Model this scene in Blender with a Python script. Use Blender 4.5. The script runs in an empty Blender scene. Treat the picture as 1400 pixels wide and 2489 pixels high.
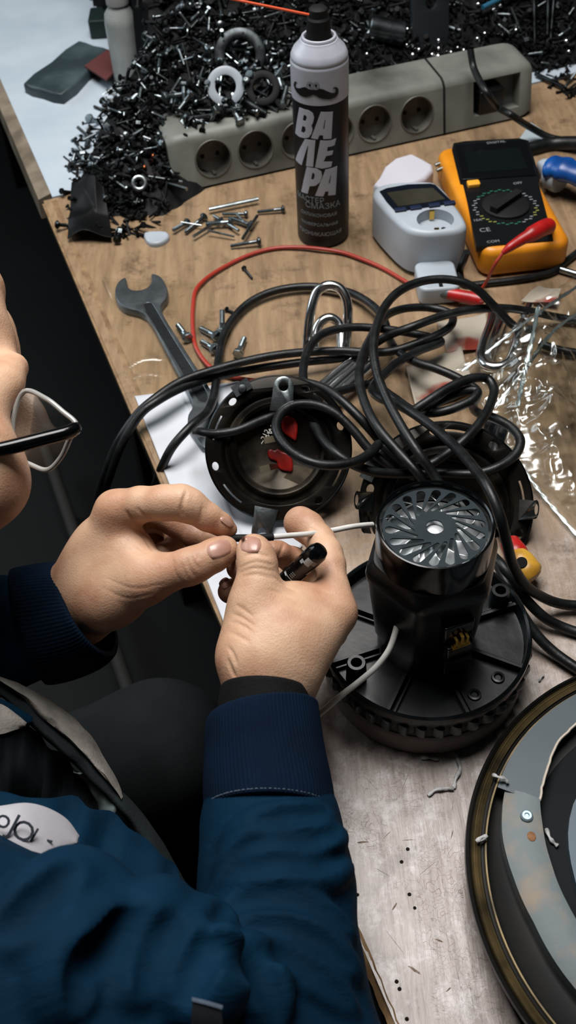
import bpy, bmesh, math, random
import numpy as np
from mathutils import Vector, Matrix
random.seed(7); rng = np.random.default_rng(7)
SC = bpy.context.scene; COL = SC.collection
# ------------------------------------------------------------------ camera
TZ = 0.75                                   # bench top height
CAMZ = TZ + 0.66
PITCH, ROLL, FPX = math.radians(48), math.radians(3.9), 2500.0
_fw = np.array([0, math.cos(PITCH), -math.sin(PITCH)]); _r0 = np.array([1., 0, 0]); _u0 = np.array([0, math.sin(PITCH), math.cos(PITCH)])
_R = math.cos(ROLL)*_r0 - math.sin(ROLL)*_u0; _U = math.cos(ROLL)*_u0 + math.sin(ROLL)*_r0
CAMP = np.array([0, 0, CAMZ])
cam = bpy.data.cameras.new('camera'); co = bpy.data.objects.new('camera', cam); COL.objects.link(co)
cam.sensor_fit = 'AUTO'; cam.sensor_width = 36; cam.lens = 36*FPX/2489
cam.clip_start = .01; cam.clip_end = 50
co.matrix_world = Matrix(((_R[0], _U[0], -_fw[0], 0), (_R[1], _U[1], -_fw[1], 0), (_R[2], _U[2], -_fw[2], CAMZ), (0, 0, 0, 1)))
cam.dof.use_dof = True; cam.dof.focus_distance = 0.73; cam.dof.aperture_fstop = 12
SC.camera = co
# ------------------------------------------------------------------ light
SC.view_settings.view_transform = 'Standard'; SC.view_settings.look = 'None'; SC.view_settings.gamma = 1
SC.view_settings.use_curve_mapping = False; SC.view_settings.exposure = -0.15
W = bpy.data.worlds.new('world'); SC.world = W; W.use_nodes = True
W.node_tree.nodes['Background'].inputs[0].default_value = (.55, .75, .85, 1); W.node_tree.nodes['Background'].inputs[1].default_value = .012
def area(name, loc, tgt, sx, sy, power, col):
    l = bpy.data.lights.new(name, 'AREA'); l.shape = 'RECTANGLE'; l.size = sx; l.size_y = sy; l.energy = power; l.color = col
    o = bpy.data.objects.new(name, l); COL.objects.link(o); o.location = loc
    o.rotation_euler = (Vector(tgt)-Vector(loc)).to_track_quat('-Z', 'Y').to_euler(); return o
area('ceiling_lamp', (-.10, .90, 2.35), (.0, .56, TZ), .9, .9, 48, (1, .97, .95))
area('left_fill', (-2.1, 1.9, 1.95), (0, .8, TZ), 1.3, 1.2, 26, (.80, .92, 1))  # unseen cool fill light added from the left
# ------------------------------------------------------------------ geometry helpers
def T(x, y, h=0.0):
    d = _fw + (x-700)/FPX*_R - (y-1244.5)/FPX*_U
    t = (TZ+h-CAMZ)/d[2]; return CAMP + d*t
def D(x, y, dep):
    return CAMP + dep*(_fw + (x-700)/FPX*_R - (y-1244.5)/FPX*_U)
def PX(q):
    q = np.asarray(q)-CAMP; z = q@_fw
    return 700+FPX*(q@_R)/z, 1244.5-FPX*(q@_U)/z, z
def unit(v): v = np.asarray(v, float); return v/np.linalg.norm(v)
def frame(z, x=None):
    z = unit(z); x = np.array([1., 0, 0]) if x is None else np.asarray(x, float)
    x = x-z*(x@z)
    if np.linalg.norm(x) < 1e-5: x = np.array([0, 1., 0])-z*z[1]
    x = unit(x); return np.stack([x, np.cross(z, x), z], 1)
def M4(R, t):
    m = np.eye(4); m[:3, :3] = R; m[:3, 3] = t; return m
def rotz(a):
    c, s = math.cos(a), math.sin(a); return np.array([[c, -s, 0], [s, c, 0], [0, 0, 1.]])
def catmull(P, n=8, closed=False):
    P = np.asarray(P, float)
    Q = np.vstack([P[-1:], P, P[:2]]) if closed else np.vstack([2*P[0]-P[1], P, 2*P[-1]-P[-2]])
    out = []
    for i in range(1, len(Q)-2):
        p0, p1, p2, p3 = Q[i-1:i+3]
        d0, d1, d2 = [max(np.linalg.norm(b-a)**.5, 1e-6) for a, b in ((p0, p1), (p1, p2), (p2, p3))]
        m1 = (p1-p0)/d0-(p2-p0)/(d0+d1)+(p2-p1)/d1; m2 = (p2-p1)/d1-(p3-p1)/(d1+d2)+(p3-p2)/d2
        m1 = m1*d1; m2 = m2*d1
        for t in np.arange(n)/n:
            t2, t3 = t*t, t*t*t
            out.append((2*t3-3*t2+1)*p1+(t3-2*t2+t)*m1+(-2*t3+3*t2)*p2+(t3-t2)*m2)
    if not closed: out.append(P[-1])
    return np.array(out)
class MB:
    def __init__(s): s.v = []; s.f = []; s.n = 0
    def add(s, v, f, M=None):
        v = np.asarray(v, float).reshape(-1, 3)
        if M is not None: v = v@M[:3, :3].T+M[:3, 3]
        s.v.append(v); s.f += [tuple(int(i)+s.n for i in q) for q in f]; s.n += len(v); return s
    def box(s, c, d, R=None, M=None):
        x, y, z = np.asarray(d)/2
        v = np.array([(-x, -y, -z), (x, -y, -z), (x, y, -z), (-x, y, -z), (-x, -y, z), (x, -y, z), (x, y, z), (-x, y, z)])
        if R is not None: v = v@R.T
        return s.add(v+np.asarray(c), [(3, 2, 1, 0), (4, 5, 6, 7), (0, 1, 5, 4), (1, 2, 6, 5), (2, 3, 7, 6), (3, 0, 4, 7)], M)
    def rings(s, L, caps=True, closed=False, M=None):
        n = len(L[0]); m = len(L); f = []
        for i in range(m if closed else m-1):
            a, b = i*n, ((i+1) % m)*n
            for j in range(n):
                k = (j+1) % n; f.append((a+j, a+k, b+k, b+j))
        if caps and not closed: f += [tuple(range(n-1, -1, -1)), tuple(range((m-1)*n, m*n))]
        return s.add(np.vstack(L), f, M)
    def lathe(s, prof, n=48, M=None, caps=True, mod=None, closed=False):
        a = np.arange(n)/n*2*np.pi; L = []
        for r, z in prof:
            rr = max(r, 1e-5)*(np.ones(n) if mod is None else mod(a, r, z)); L.append(np.stack([rr*np.cos(a), rr*np.sin(a), np.full(n, z)], 1))
        return s.rings(L, caps, closed, M)
    def cyl(s, a, b, r1, r2=None, n=20):
        a = np.asarray(a, float); b = np.asarray(b, float); r2 = r1 if r2 is None else r2
        R = frame(b-a); return s.lathe([(r1, 0), (r2, np.linalg.norm(b-a))], n, M4(R, a))
    def tube(s, P, r, n=12, closed=False, caps=True, flat=None):
        P = np.asarray(P, float); m = len(P); r = np.broadcast_to(np.asarray(r, float), (m,))
        t = np.gradient(P, axis=0) if not closed else np.roll(P, -1, 0)-np.roll(P, 1, 0)
        t /= np.linalg.norm(t, axis=1)[:, None]+1e-12
        N = np.cross(t[0], [0, 0, 1.]); N = N if np.linalg.norm(N) > .1 else np.cross(t[0], [0, 1., 0]); N = unit(N)
        a = np.arange(n)/n*2*np.pi; L = []
        for i in range(m):
            N = unit(N-t[i]*(N@t[i])); B = np.cross(t[i], N)
            k = 1 if flat is None else flat
            L.append(P[i]+r[i]*(np.cos(a)[:, None]*N+k*np.sin(a)[:, None]*B))
        return s.rings(L, caps, closed)
    def sphere(s, c, r, n=16, M=None, R=None):
        r = np.broadcast_to(np.asarray(r, float), (3,)); a = np.arange(n)/n*2*np.pi; L = []
        for th in np.linspace(.02, np.pi-.02, n//2+1):
            L.append(np.stack([np.sin(th)*np.cos(a)*r[0], np.sin(th)*np.sin(a)*r[1], np.full(n, -np.cos(th)*r[2])], 1))
        L = [(q if R is None else q@np.asarray(R).T)+np.asarray(c) for q in L]
        return s.rings(L, True, False, M)
    def prism(s, P, z0, z1, inset=0, M=None):
        P = np.asarray(P, float); n = len(P); c = P.mean(0)
        if (P[:, 0]*np.roll(P[:, 1], -1)-P[:, 1]*np.roll(P[:, 0], -1)).sum() < 0: P = P[::-1]
        lo = np.c_[P, np.full(n, z0)]; L = [lo]
        if inset:
            e = np.roll(P, -1, 0)-np.roll(P, 1, 0); nn = np.stack([-e[:, 1], e[:, 0]], 1); nn /= np.linalg.norm(nn, axis=1)[:, None]+1e-12
            for t in (0, .3, .6, .85, 1):
                w = t*np.pi/2; L.append(np.c_[P+nn*inset*(1-math.cos(w)), np.full(n, z1-inset+inset*math.sin(w))])
        else: L.append(np.c_[P, np.full(n, z1)])
        return s.rings(L, True, False, M)
def sqring(w, d, r, n=6, z=0):
    out = []
    for sx, sy, a0 in ((1, -1, -90), (1, 1, 0), (-1, 1, 90), (-1, -1, 180)):
        for i in range(n+1):
            a = math.radians(a0+90*i/n); out.append((sx*(w/2-r)+r*math.cos(a), sy*(d/2-r)+r*math.sin(a), z))
    return np.array(out)
def rbox(mb, c, d, r, e=None, M=None, R=None):
    w, dd, h = d; e = min(r, h/2)*.6 if e is None else e; L = []
    for t in np.linspace(0, 1, 5): L.append(sqring(w-2*e*(1-math.sin(t*np.pi/2)), dd-2*e*(1-math.sin(t*np.pi/2)), max(r-e*(1-math.sin(t*np.pi/2)), .0004), 6, -h/2+e*(1-math.cos(t*np.pi/2))))
    for t in np.linspace(1, 0, 5): L.append(sqring(w-2*e*(1-math.sin(t*np.pi/2)), dd-2*e*(1-math.sin(t*np.pi/2)), max(r-e*(1-math.sin(t*np.pi/2)), .0004), 6, h/2-e*(1-math.cos(t*np.pi/2))))
    L = [(q if R is None else q@np.asarray(R).T)+np.asarray(c) for q in L]
    return mb.rings(L, True, False, M)
def shape2d(outlines, ext=.001, bev=0, res=2):
    cu = bpy.data.curves.new('t', 'CURVE'); cu.dimensions = '2D'; cu.fill_mode = 'BOTH'; cu.extrude = ext; cu.bevel_depth = bev; cu.bevel_resolution = res
    for P in outlines:
        sp = cu.splines.new('POLY'); sp.points.add(len(P)-1); sp.use_cyclic_u = True
        for i, p in enumerate(P): sp.points[i].co = (p[0], p[1], 0, 1)
    return _grab(cu)
def text2d(body, size, ext=.0003, shear=0):
    cu = bpy.data.curves.new('t', 'FONT'); cu.body = body; cu.size = size; cu.extrude = ext; cu.shear = shear; cu.align_x = 'CENTER'; cu.align_y = 'CENTER'; cu.resolution_u = 3
    return _grab(cu)
def _grab(cu):
    o = bpy.data.objects.new('t', cu); COL.objects.link(o); dg = bpy.context.evaluated_depsgraph_get()
    me = bpy.data.meshes.new_from_object(o.evaluated_get(dg))
    bm = bmesh.new(); bm.from_mesh(me); bmesh.ops.remove_doubles(bm, verts=bm.verts, dist=1e-6)
    v = np.array([q.co[:] for q in bm.verts]).reshape(-1, 3); bm.verts.index_update(); f = [tuple(w.index for w in q.verts) for q in bm.faces]; bm.free()
    bpy.data.objects.remove(o); bpy.data.meshes.remove(me); bpy.data.curves.remove(cu); return v, f
def circle(r, n=32, c=(0, 0), ph=0): a = np.arange(n)/n*2*np.pi+ph; return np.stack([c[0]+r*np.cos(a), c[1]+r*np.sin(a)], 1)
# ------------------------------------------------------------------ objects
def _mx(o): return np.array(o.matrix_basis) if o.parent is None else _mx(o.parent)@np.array(o.matrix_basis)
def obj(name, mb, m, parent=None, label=None, world=False, smooth=35, mats=None, org=None):
    V, F = (np.vstack(mb.v), mb.f) if isinstance(mb, MB) else mb
    me = bpy.data.meshes.new(name); loc = None
    if parent is None:
        lo, hi = V.min(0), V.max(0); loc = np.array([(lo[0]+hi[0])/2, (lo[1]+hi[1])/2, lo[2]]) if org is None else np.asarray(org); V = V-loc
    elif world:
        I = np.linalg.inv(_mx(parent)); V = V@I[:3, :3].T+I[:3, 3]
    me.from_pydata(V.tolist(), [], F); me.update()
    bm = bmesh.new(); bm.from_mesh(me); bmesh.ops.recalc_face_normals(bm, faces=bm.faces); bm.to_mesh(me); bm.free()
    me.polygons.foreach_set('use_smooth', [smooth > 0]*len(me.polygons))
    if 0 < smooth < 180: me.set_sharp_from_angle(angle=math.radians(smooth))
    me.materials.append(m)
    o = bpy.data.objects.new(name, me); COL.objects.link(o)
    if parent is not None: o.parent = parent
    else: o.location = loc
    if label: o['label'] = label
    return o
def thing(name, label, cat, M=None, group=None):
    o = bpy.data.objects.new(name, None); o.empty_display_size = .02; COL.objects.link(o)
    if M is not None: o.matrix_basis = Matrix(np.asarray(M).tolist())
    return tag(o, label, cat, group)
def tag(o, label, cat, group=None, kind=None):
    o['label'] = label; o['category'] = cat
    if group: o['group'] = group
    if kind: o['kind'] = kind
    return o
def struct(o): o['kind'] = 'structure'; return o
def boolean(a, b):
    md = a.modifiers.new('b', 'BOOLEAN'); md.object = b; md.operation = 'DIFFERENCE'; md.solver = 'EXACT'
    dg = bpy.context.evaluated_depsgraph_get(); me = bpy.data.meshes.new_from_object(a.evaluated_get(dg))
    a.modifiers.clear(); old = a.data; a.data = me; bpy.data.meshes.remove(old); bpy.data.objects.remove(b)
    me.polygons.foreach_set('use_smooth', [True]*len(me.polygons)); me.set_sharp_from_angle(angle=math.radians(35))
# ------------------------------------------------------------------ materials
def lin(c):
    c = np.array(c[:3], float)/255; return tuple(np.where(c <= .04045, c/12.92, ((c+.055)/1.055)**2.4))+(1,)
def mat(name, c, r=.5, m=0, c2=None, ns=30, lo=.35, hi=.65, bump=0, bs=300, bd=.001, spec=.5, coat=0, sss=0, rv=0, detail=6):
    if spec == .5 and max(c) < 60: spec = .22 if r > .5 else .36
    M = bpy.data.materials.new(name); M.use_nodes = True; N = M.node_tree.nodes; L = M.node_tree.links
    b = N['Principled BSDF']; b.inputs['Base Color'].default_value = lin(c); b.inputs['Roughness'].default_value = r; b.inputs['Metallic'].default_value = m
    b.inputs['Specular IOR Level'].default_value = spec; b.inputs['Coat Weight'].default_value = coat; b.inputs['Coat Roughness'].default_value = .15
    if sss:
        b.inputs['Subsurface Weight'].default_value = sss; b.inputs['Subsurface Radius'].default_value = (1, .35, .2); b.inputs['Subsurface Scale'].default_value = .004
    tc = N.new('ShaderNodeTexCoord')
    if c2 is not None:
        n = N.new('ShaderNodeTexNoise'); n.inputs['Scale'].default_value = ns; n.inputs['Detail'].default_value = detail; L.new(tc.outputs['Object'], n.inputs['Vector'])
        cr = N.new('ShaderNodeValToRGB'); cr.color_ramp.elements[0].position = lo; cr.color_ramp.elements[1].position = hi
        cr.color_ramp.elements[0].color = lin(c); cr.color_ramp.elements[1].color = lin(c2)
        L.new(n.outputs['Fac'], cr.inputs['Fac']); L.new(cr.outputs['Color'], b.inputs['Base Color'])
        if rv:
            mr = N.new('ShaderNodeMapRange'); mr.inputs['To Min'].default_value = max(r-rv, .03); mr.inputs['To Max'].default_value = min(r+rv, 1); L.new(n.outputs['Fac'], mr.inputs['Value']); L.new(mr.outputs['Result'], b.inputs['Roughness'])
    if bump:
        n2 = N.new('ShaderNodeTexNoise'); n2.inputs['Scale'].default_value = bs; n2.inputs['Detail'].default_value = 4; L.new(tc.outputs['Object'], n2.inputs['Vector'])
        bp = N.new('ShaderNodeBump'); bp.inputs['Strength'].default_value = bump; bp.inputs['Distance'].default_value = bd
        L.new(n2.outputs['Fac'], bp.inputs['Height']); L.new(bp.outputs['Normal'], b.inputs['Normal'])
    return M
def nodes(M): return M.node_tree.nodes, M.node_tree.links, M.node_tree.nodes['Principled BSDF']
MT = {
 'steel': mat('steel', (150, 158, 160), .28, 1, (95, 102, 104), 60, bump=.1),
 'zinc': mat('zinc', (175, 188, 192), .32, 1, (120, 132, 136), 80),
 'darksteel': mat('darksteel', (58, 62, 64), .35, 1, (28, 30, 31), 70),
 'chrome': mat('chrome', (215, 218, 218), .2, 1),
 'brass': mat('brass', (205, 165, 80), .25, 1),
 'black_rubber': mat('black_rubber', (11, 13, 14), .42, 0, (26, 30, 31), 60, .45, .8, bump=.25, bs=220, spec=.5, rv=.12),
 'black_plastic': mat('black_plastic', (5, 6, 7), .34, 0, (10, 12, 13), 25, spec=.4),
 'black_gloss': mat('black_gloss', (6, 7, 8), .16, 0),
 'matt_black': mat('matt_black', (5, 5, 6), .7, 0, spec=.3),
 'white_plastic': mat('white_plastic', (164, 173, 182), .42, 0, (148, 157, 164), 18),
 'white_wire': mat('white_wire', (215, 215, 212), .45, 0, (190, 188, 182), 60),
}
# ------------------------------------------------------------------ bench and setting
EA, EB = T(110, 500)[:2], T(960, 2489)[:2]
EU = unit(EA-EB); EN = np.array([EU[1], -EU[0]])            # along the front edge (away), and into the bench
def bench_xy(u, v): return EB+EU*u+EN*v
def bench_uv(q): d = np.asarray(q)[:2]-EB; return d@EU, d@EN
def wood_mat():
    M = mat('worn_laminate', (140, 108, 76), .33, 0, spec=.55); N, L, b = nodes(M)
    tc = N.new('ShaderNodeTexCoord')
    def noise(sc, vec, det=6, rough=.6):
        n = N.new('ShaderNodeTexNoise'); n.inputs['Scale'].default_value = sc; n.inputs['Detail'].default_value = det; n.inputs['Roughness'].default_value = rough; L.new(vec, n.inputs['Vector']); return n.outputs['Fac']
    def ramp(f, p0, c0, p1, c1):
        r = N.new('ShaderNodeValToRGB'); e = r.color_ramp.elements; e[0].position = p0; e[1].position = p1; e[0].color = c0; e[1].color = c1; L.new(f, r.inputs['Fac']); return r.outputs['Color']
    def mix(f, a, c, mode='MIX'):
        m = N.new('ShaderNodeMix'); m.data_type = 'RGBA'; m.blend_type = mode; L.new(f, m.inputs['Factor'])
        for s, q in ((6, a), (7, c)):
            if isinstance(q, tuple): m.inputs[s].default_value = q
            else: L.new(q, m.inputs[s])
        return m.outputs[2]
    mp = N.new('ShaderNodeMapping'); mp.inputs['Scale'].default_value = (1, .12, 1); L.new(tc.outputs['Object'], mp.inputs['Vector'])
    grain = ramp(noise(90, mp.outputs['Vector'], 8, .65), .3, lin((114, 93, 70)), .75, lin((162, 136, 106)))
    # near end: worn wood, with lamp glare painted into the paler colour
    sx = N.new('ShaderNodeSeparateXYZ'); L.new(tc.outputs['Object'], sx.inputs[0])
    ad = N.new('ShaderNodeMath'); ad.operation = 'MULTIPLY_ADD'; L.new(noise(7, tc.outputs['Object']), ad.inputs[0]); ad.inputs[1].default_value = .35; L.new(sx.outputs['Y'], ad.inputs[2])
    wear_glare = ramp(ad.outputs[0], .50, (1, 1, 1, 1), .82, (0, 0, 0, 1))
    pale = ramp(noise(140, mp.outputs['Vector'], 8, .7), .3, lin((112, 98, 89)), .7, lin((174, 163, 157)))
    c = mix(wear_glare, grain, pale)
    dirt = ramp(noise(24, tc.outputs['Object'], 10, .74), .53, (0, 0, 0, 1), .70, (.8, .8, .8, 1))
    c = mix(dirt, c, lin((62, 47, 34)))
    vo = N.new('ShaderNodeTexVoronoi'); vo.feature = 'DISTANCE_TO_EDGE'; vo.inputs['Scale'].default_value = 55
    wv = N.new('ShaderNodeMix'); wv.data_type = 'VECTOR'; wv.inputs[0].default_value = .30; L.new(tc.outputs['Object'], wv.inputs[4])
    n3 = N.new('ShaderNodeTexNoise'); n3.inputs['Scale'].default_value = 30; L.new(tc.outputs['Object'], n3.inputs['Vector']); L.new(n3.outputs['Color'], wv.inputs[5]); L.new(wv.outputs[1], vo.inputs['Vector'])
    crack = ramp(vo.outputs['Distance'], .0, (1, 1, 1, 1), .014, (0, 0, 0, 1))
    msk = ramp(noise(16, tc.outputs['Object']), .5, (0, 0, 0, 1), .62, (.40, .40, .40, 1))
    mm = N.new('ShaderNodeMath'); mm.operation = 'MULTIPLY'; L.new(crack, mm.inputs[0]); L.new(msk, mm.inputs[1])
    c = mix(mm.outputs[0], c, lin((70, 56, 46)))
    mp2 = N.new('ShaderNodeMapping'); mp2.inputs['Scale'].default_value = (1, .35, 1); mp2.inputs['Rotation'].default_value = (0, 0, .9); L.new(tc.outputs['Object'], mp2.inputs['Vector'])
    scr = ramp(noise(420, mp2.outputs['Vector'], 3, .5), .64, (0, 0, 0, 1), .70, (.5, .5, .5, 1))
    ms = N.new('ShaderNodeMath'); ms.operation = 'MULTIPLY'; L.new(scr, ms.inputs[0]); L.new(wear_glare, ms.inputs[1]); c = mix(ms.outputs[0], c, lin((84, 72, 64)))
    whi = ramp(noise(55, tc.outputs['Object'], 8, .75), .50, (0, 0, 0, 1), .66, (.55, .55, .55, 1)); mw2 = N.new('ShaderNodeMath'); mw2.operation = 'MULTIPLY'; L.new(whi, mw2.inputs[0]); L.new(wear_glare, mw2.inputs[1]); c = mix(mw2.outputs[0], c, lin((212, 208, 208)))  # white mottling: wear plus lamp glare put into the colour
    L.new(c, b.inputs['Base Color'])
    rr = N.new('ShaderNodeMapRange'); rr.inputs['To Min'].default_value = .24; rr.inputs['To Max'].default_value = .5; L.new(noise(35, tc.outputs['Object']), rr.inputs['Value']); L.new(rr.outputs['Result'], b.inputs['Roughness'])
    bp = N.new('ShaderNodeBump'); bp.inputs['Strength'].default_value = .35; bp.inputs['Distance'].default_value = .0012
    h = N.new('ShaderNodeMath'); h.operation = 'SUBTRACT'; L.new(noise(160, mp.outputs['Vector'], 8), h.inputs[0]); L.new(mm.outputs[0], h.inputs[1]); L.new(h.outputs[0], bp.inputs['Height']); L.new(bp.outputs['Normal'], b.inputs['Normal'])
    return M
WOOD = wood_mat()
EDGEWOOD = mat('edge_wood', (140, 113, 80), .6, 0, (104, 78, 50), 60, bump=.4, bs=150)
DARKWOOD = mat('dark_wood', (26, 20, 16), .6, 0, (14, 11, 9), 40)
EL = np.linalg.norm(EA-EB)
BF = math.atan2(EU[1], EU[0])
bench = thing('workbench', 'long wooden workbench with worn laminate top and chipped front edge', 'workbench', M4(rotz(0), (0, 0, 0)))
def slab(u0, u1, v0, v1, z0, z1):
    P = [bench_xy(u, v) for u, v in ((u0, v0), (u0, v1), (u1, v1), (u1, v0))]; m = MB(); m.prism(P, z0, z1); return m
UE = EL+.012
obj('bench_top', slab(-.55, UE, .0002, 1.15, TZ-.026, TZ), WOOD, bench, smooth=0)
# chipped front edging: a strip whose top line wobbles
m = MB(); L = []
us = np.arange(-.55, UE, .006)
for i, u in enumerate(us):
    w = (.0125 if u > .36 else -.0005)+.0006*math.sin(u*40)+.0012*rng.random()*(u < .35); dz = .001*rng.random()+(.006*max(0, math.sin(u*29+1))**6 if u < .45 else 0)
    q = [bench_xy(u, w+.002), bench_xy(u, -.0025-.0015*rng.random()*(u < .3)), bench_xy(u, -.0025), bench_xy(u, .009)]
    L.append(np.array([(*q[0], TZ+.0006), (*q[1], TZ-.0008-dz), (*q[2], TZ-.008), (*q[3], TZ-.008)]))
obj('bench_core', slab(-.55, UE, -.0015, .007, TZ-.026, TZ-.006), DARKWOOD, bench, smooth=0)
m.rings(L); obj('edge_strip', m, EDGEWOOD, bench, 'bare pale wood edging, chipped near the corner', smooth=30)
obj('apron', slab(-.5, UE-.02, .03, .05, TZ-.14, TZ-.026), DARKWOOD, bench, smooth=0)
for u, v in ((-.48, .06), (UE-.08, .06), (-.48, 1.08), (UE-.08, 1.08)):
    obj('leg', slab(u, u+.06, v, v+.06, 0, TZ-.026), DARKWOOD, bench, smooth=0)
GREY = mat('grey_laminate', (182, 193, 202), .4, 0, (164, 178, 189), 12, .3, .7, bump=.05)
gt = thing('grey_table', 'pale blue grey table top with a worn tan edge butted against the workbench', 'table', M4(rotz(0), (0, 0, 0)))
gm = slab(UE+.002, UE+1.6, .012, 1.15, TZ-.03, TZ+.001); obj('table_top', gm, GREY, gt, smooth=0)
m = MB(); L = []
for u in np.arange(UE+.012, UE+1.6, .02):
    q = [bench_xy(u, .013), bench_xy(u, -.004), bench_xy(u, -.006), bench_xy(u, .012)]
    L.append(np.array([(*q[0], TZ+.0006), (*q[1], TZ-.004), (*q[2], TZ-.03), (*q[3], TZ-.03)]))
m.rings(L); obj('edge_strip', m, mat('tan_edge', (128, 116, 100), .5, 0, (92, 82, 68), 30), gt, 'worn tan edging')
for u, v in ((UE+.1, .06), (UE+1.4, .06), (UE+.1, 1.08), (UE+1.4, 1.08)):
    obj('leg', slab(u, u+.05, v, v+.05, 0, TZ-.03), DARKWOOD, gt, smooth=0)
FLOOR = mat('dark_floor', (9, 11, 12), .8, 0, (4, 5, 5), 4, spec=.3)
m = MB(); m.box((0, .8, -.02), (6, 6, .04)); struct(obj('floor', m, FLOOR, smooth=0))
m = MB(); m.box((.3, 3.3, 1.4), (5.4, .06, 2.9)); struct(obj('wall_back', m, mat('dark_wall', (40, 44, 46), .8), smooth=0))
# ------------------------------------------------------------------ vacuum motor
MO = np.array([.093, .4275, TZ])
motor = thing('vacuum_motor', 'black vacuum cleaner motor with slotted round cap standing on a finned ring', 'motor', M4(rotz(0), MO))
RUB = mat('grey_rubber', (122, 113, 106), .6, 0, (100, 92, 86), 40)
PAN = mat('pan_plastic', (7, 10, 12), .3, 0, (19, 25, 28), 45, .5, .75, bump=.12, bs=90, rv=.1, spec=.35)
m = MB(); m.lathe([(.060, 0), (.0722, 0), (.0732, .002), (.0740, .021), (.0728, .023), (.060, .023)], 96, closed=False); obj('rubber_ring', m, RUB, motor, 'grey rubber mounting ring')
m = MB(); m.lathe([(.060, .022), (.0722, .0225), (.0728, .036), (.0745, .040), (.0755, .0465), (.0752, .050), (.0738, .051), (.0722, .0495), (.0715, .042), (.0705, .0395), (.03, .0395)], 112, caps=True)
for k in range(8):
    a = 2*math.pi*k/8+.28; c, s = math.cos(a), math.sin(a); R = rotz(a)
    m.box((.054*c, .054*s, .0425), (.036, .0022, .007), R); m.box((.054*c-.004*s, .054*s+.004*c, .041), (.036, .0012, .004), R)
for a, r in ((math.radians(-150), .061), (math.radians(22), .062), (math.radians(100), .06)):
    m.lathe([(.0075, .039), (.0068, .058), (.0062, .059), (.004, .059), (.004, .05)], 24, M4(np.eye(3), (r*math.cos(a), r*math.sin(a), 0)))
for a, r in ((math.radians(-62), .058), (math.radians(-40), .060)):
    m.lathe([(.005, .039), (.0045, .0412), (.003, .0414), (.002, .0400)], 20, M4(np.eye(3), (r*math.cos(a), r*math.sin(a), 0)))
obj('base_pan', m, PAN, motor, 'ribbed black plastic pan')
FINM = mat('fin_plastic', (56, 66, 69), .36)
for k in range(38):
    a = 2*math.pi*k/38+.07; R = rotz(a); m = MB(); L = []
    for t in np.linspace(0, 1, 7):
        w = (t-.5)*.0085; out = .0722+.0042*math.sin(min(t*1.25, 1)*math.pi/2)**.8*(1 if t < .95 else .55)
        zt = .0397-.0012*t; zb = .0262+.0012*t; an = w/.0735
        L.append(np.array([(.070*math.cos(an), .070*math.sin(an), zb), (out*math.cos(an), out*math.sin(an), zb+.001), ((out+.001)*math.cos(an), (out+.001)*math.sin(an), (zt+zb)/2), (out*math.cos(an), out*math.sin(an), zt-.001), (.070*math.cos(an), .070*math.sin(an), zt)]))
    m.rings(L, M=M4(R, (0, 0, 0))); obj('fin', m, FINM, motor, smooth=50)
def octm(k, ph=0.2):
    def f(a, r, z):
        b = (a-ph) % (math.pi/3)-math.pi/6; o = 1/np.cos(b)*.955; return 1+(np.minimum(o, 1.08)-1)*k
    return f
m = MB(); prof = [(.034, .039), (.0345, .055), (.0365, .062), (.0385, .085), (.0395, .108), (.0402, .118), (.0418, .124), (.0426, .129), (.0416, .134), (.0392, .137), (.0383, .139)]
m.lathe(prof, 96, mod=lambda a, r, z: octm(1.0 if .1 < z < .136 else .55)(a, r, z)); obj('motor_body', m, MT['black_plastic'], motor, smooth=40)
m = MB(); m.lathe([(.0375, .136), (.0379, .150), (.0378, .163), (.0374, .1655), (.0365, .1658), (.0356, .165), (.0350, .161), (.0345, .158), (.034, .150)], 96, caps=False); obj('cap_rim', m, MT['black_gloss'], motor, 'glossy black cap rim')
holes = [circle(.0336, 72), circle(.0058, 32)]
for k in range(18):
    th = 2*math.pi*k/18; a0, a1 = th, th+math.radians(28); o = np.array([.0292*math.cos(a0), .0292*math.sin(a0)]); i = np.array([.0146*math.cos(a1), .0146*math.sin(a1)])
    d = unit(i-o); n = np.array([-d[1], d[0]]); P = []
    for t in np.linspace(90, 270, 9): P.append(o+.0030*(math.cos(math.radians(t))*n*0+math.sin(math.radians(t))*n - math.cos(math.radians(t))*d*-1))
    for t in np.linspace(270, 450, 7): P.append(i+.0012*(math.sin(math.radians(t))*n + math.cos(math.radians(t))*d))
    holes.append(np.array(P))
v, f = shape2d(holes, .0005, 0); v = v+np.array([0, 0, .1612])
obj('cap_grille', (v, f), mat('grille_grey', (36, 46, 50), .6, 0, (29, 38, 42), 50, spec=.12), motor, 'dark grey cap plate with swirled slots', smooth=0)
m = MB(); m.lathe([(.034, .146), (.0335, .1465), (.012, .147), (.0075, .150), (.0065, .1545), (.003, .156)], 48)
for k in range(11):
    a = 2*math.pi*k/11; L = []
    for t in np.linspace(0, 1, 8):
        r = .010+.0225*t; an = a+.75*t; tw = .0060+.002*t
        c, s = math.cos(an), math.sin(an); q = np.array([c*r, s*r, .1475]); nn = np.array([-s, c, 0])
        L.append(np.array([q-nn*.0003, q+nn*.0003, q+nn*(tw+.0003)+[0, 0, .0065], q+nn*(tw-.0003)+[0, 0, .0065]]))
    m.rings(L)
m.v = [v+np.array([0, 0, .0025]) for v in m.v]; obj('cooling_fan', m, mat('fan_silver', (225, 230, 232), .35, .6), motor, 'silver cooling fan inside the cap', smooth=50)
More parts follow.
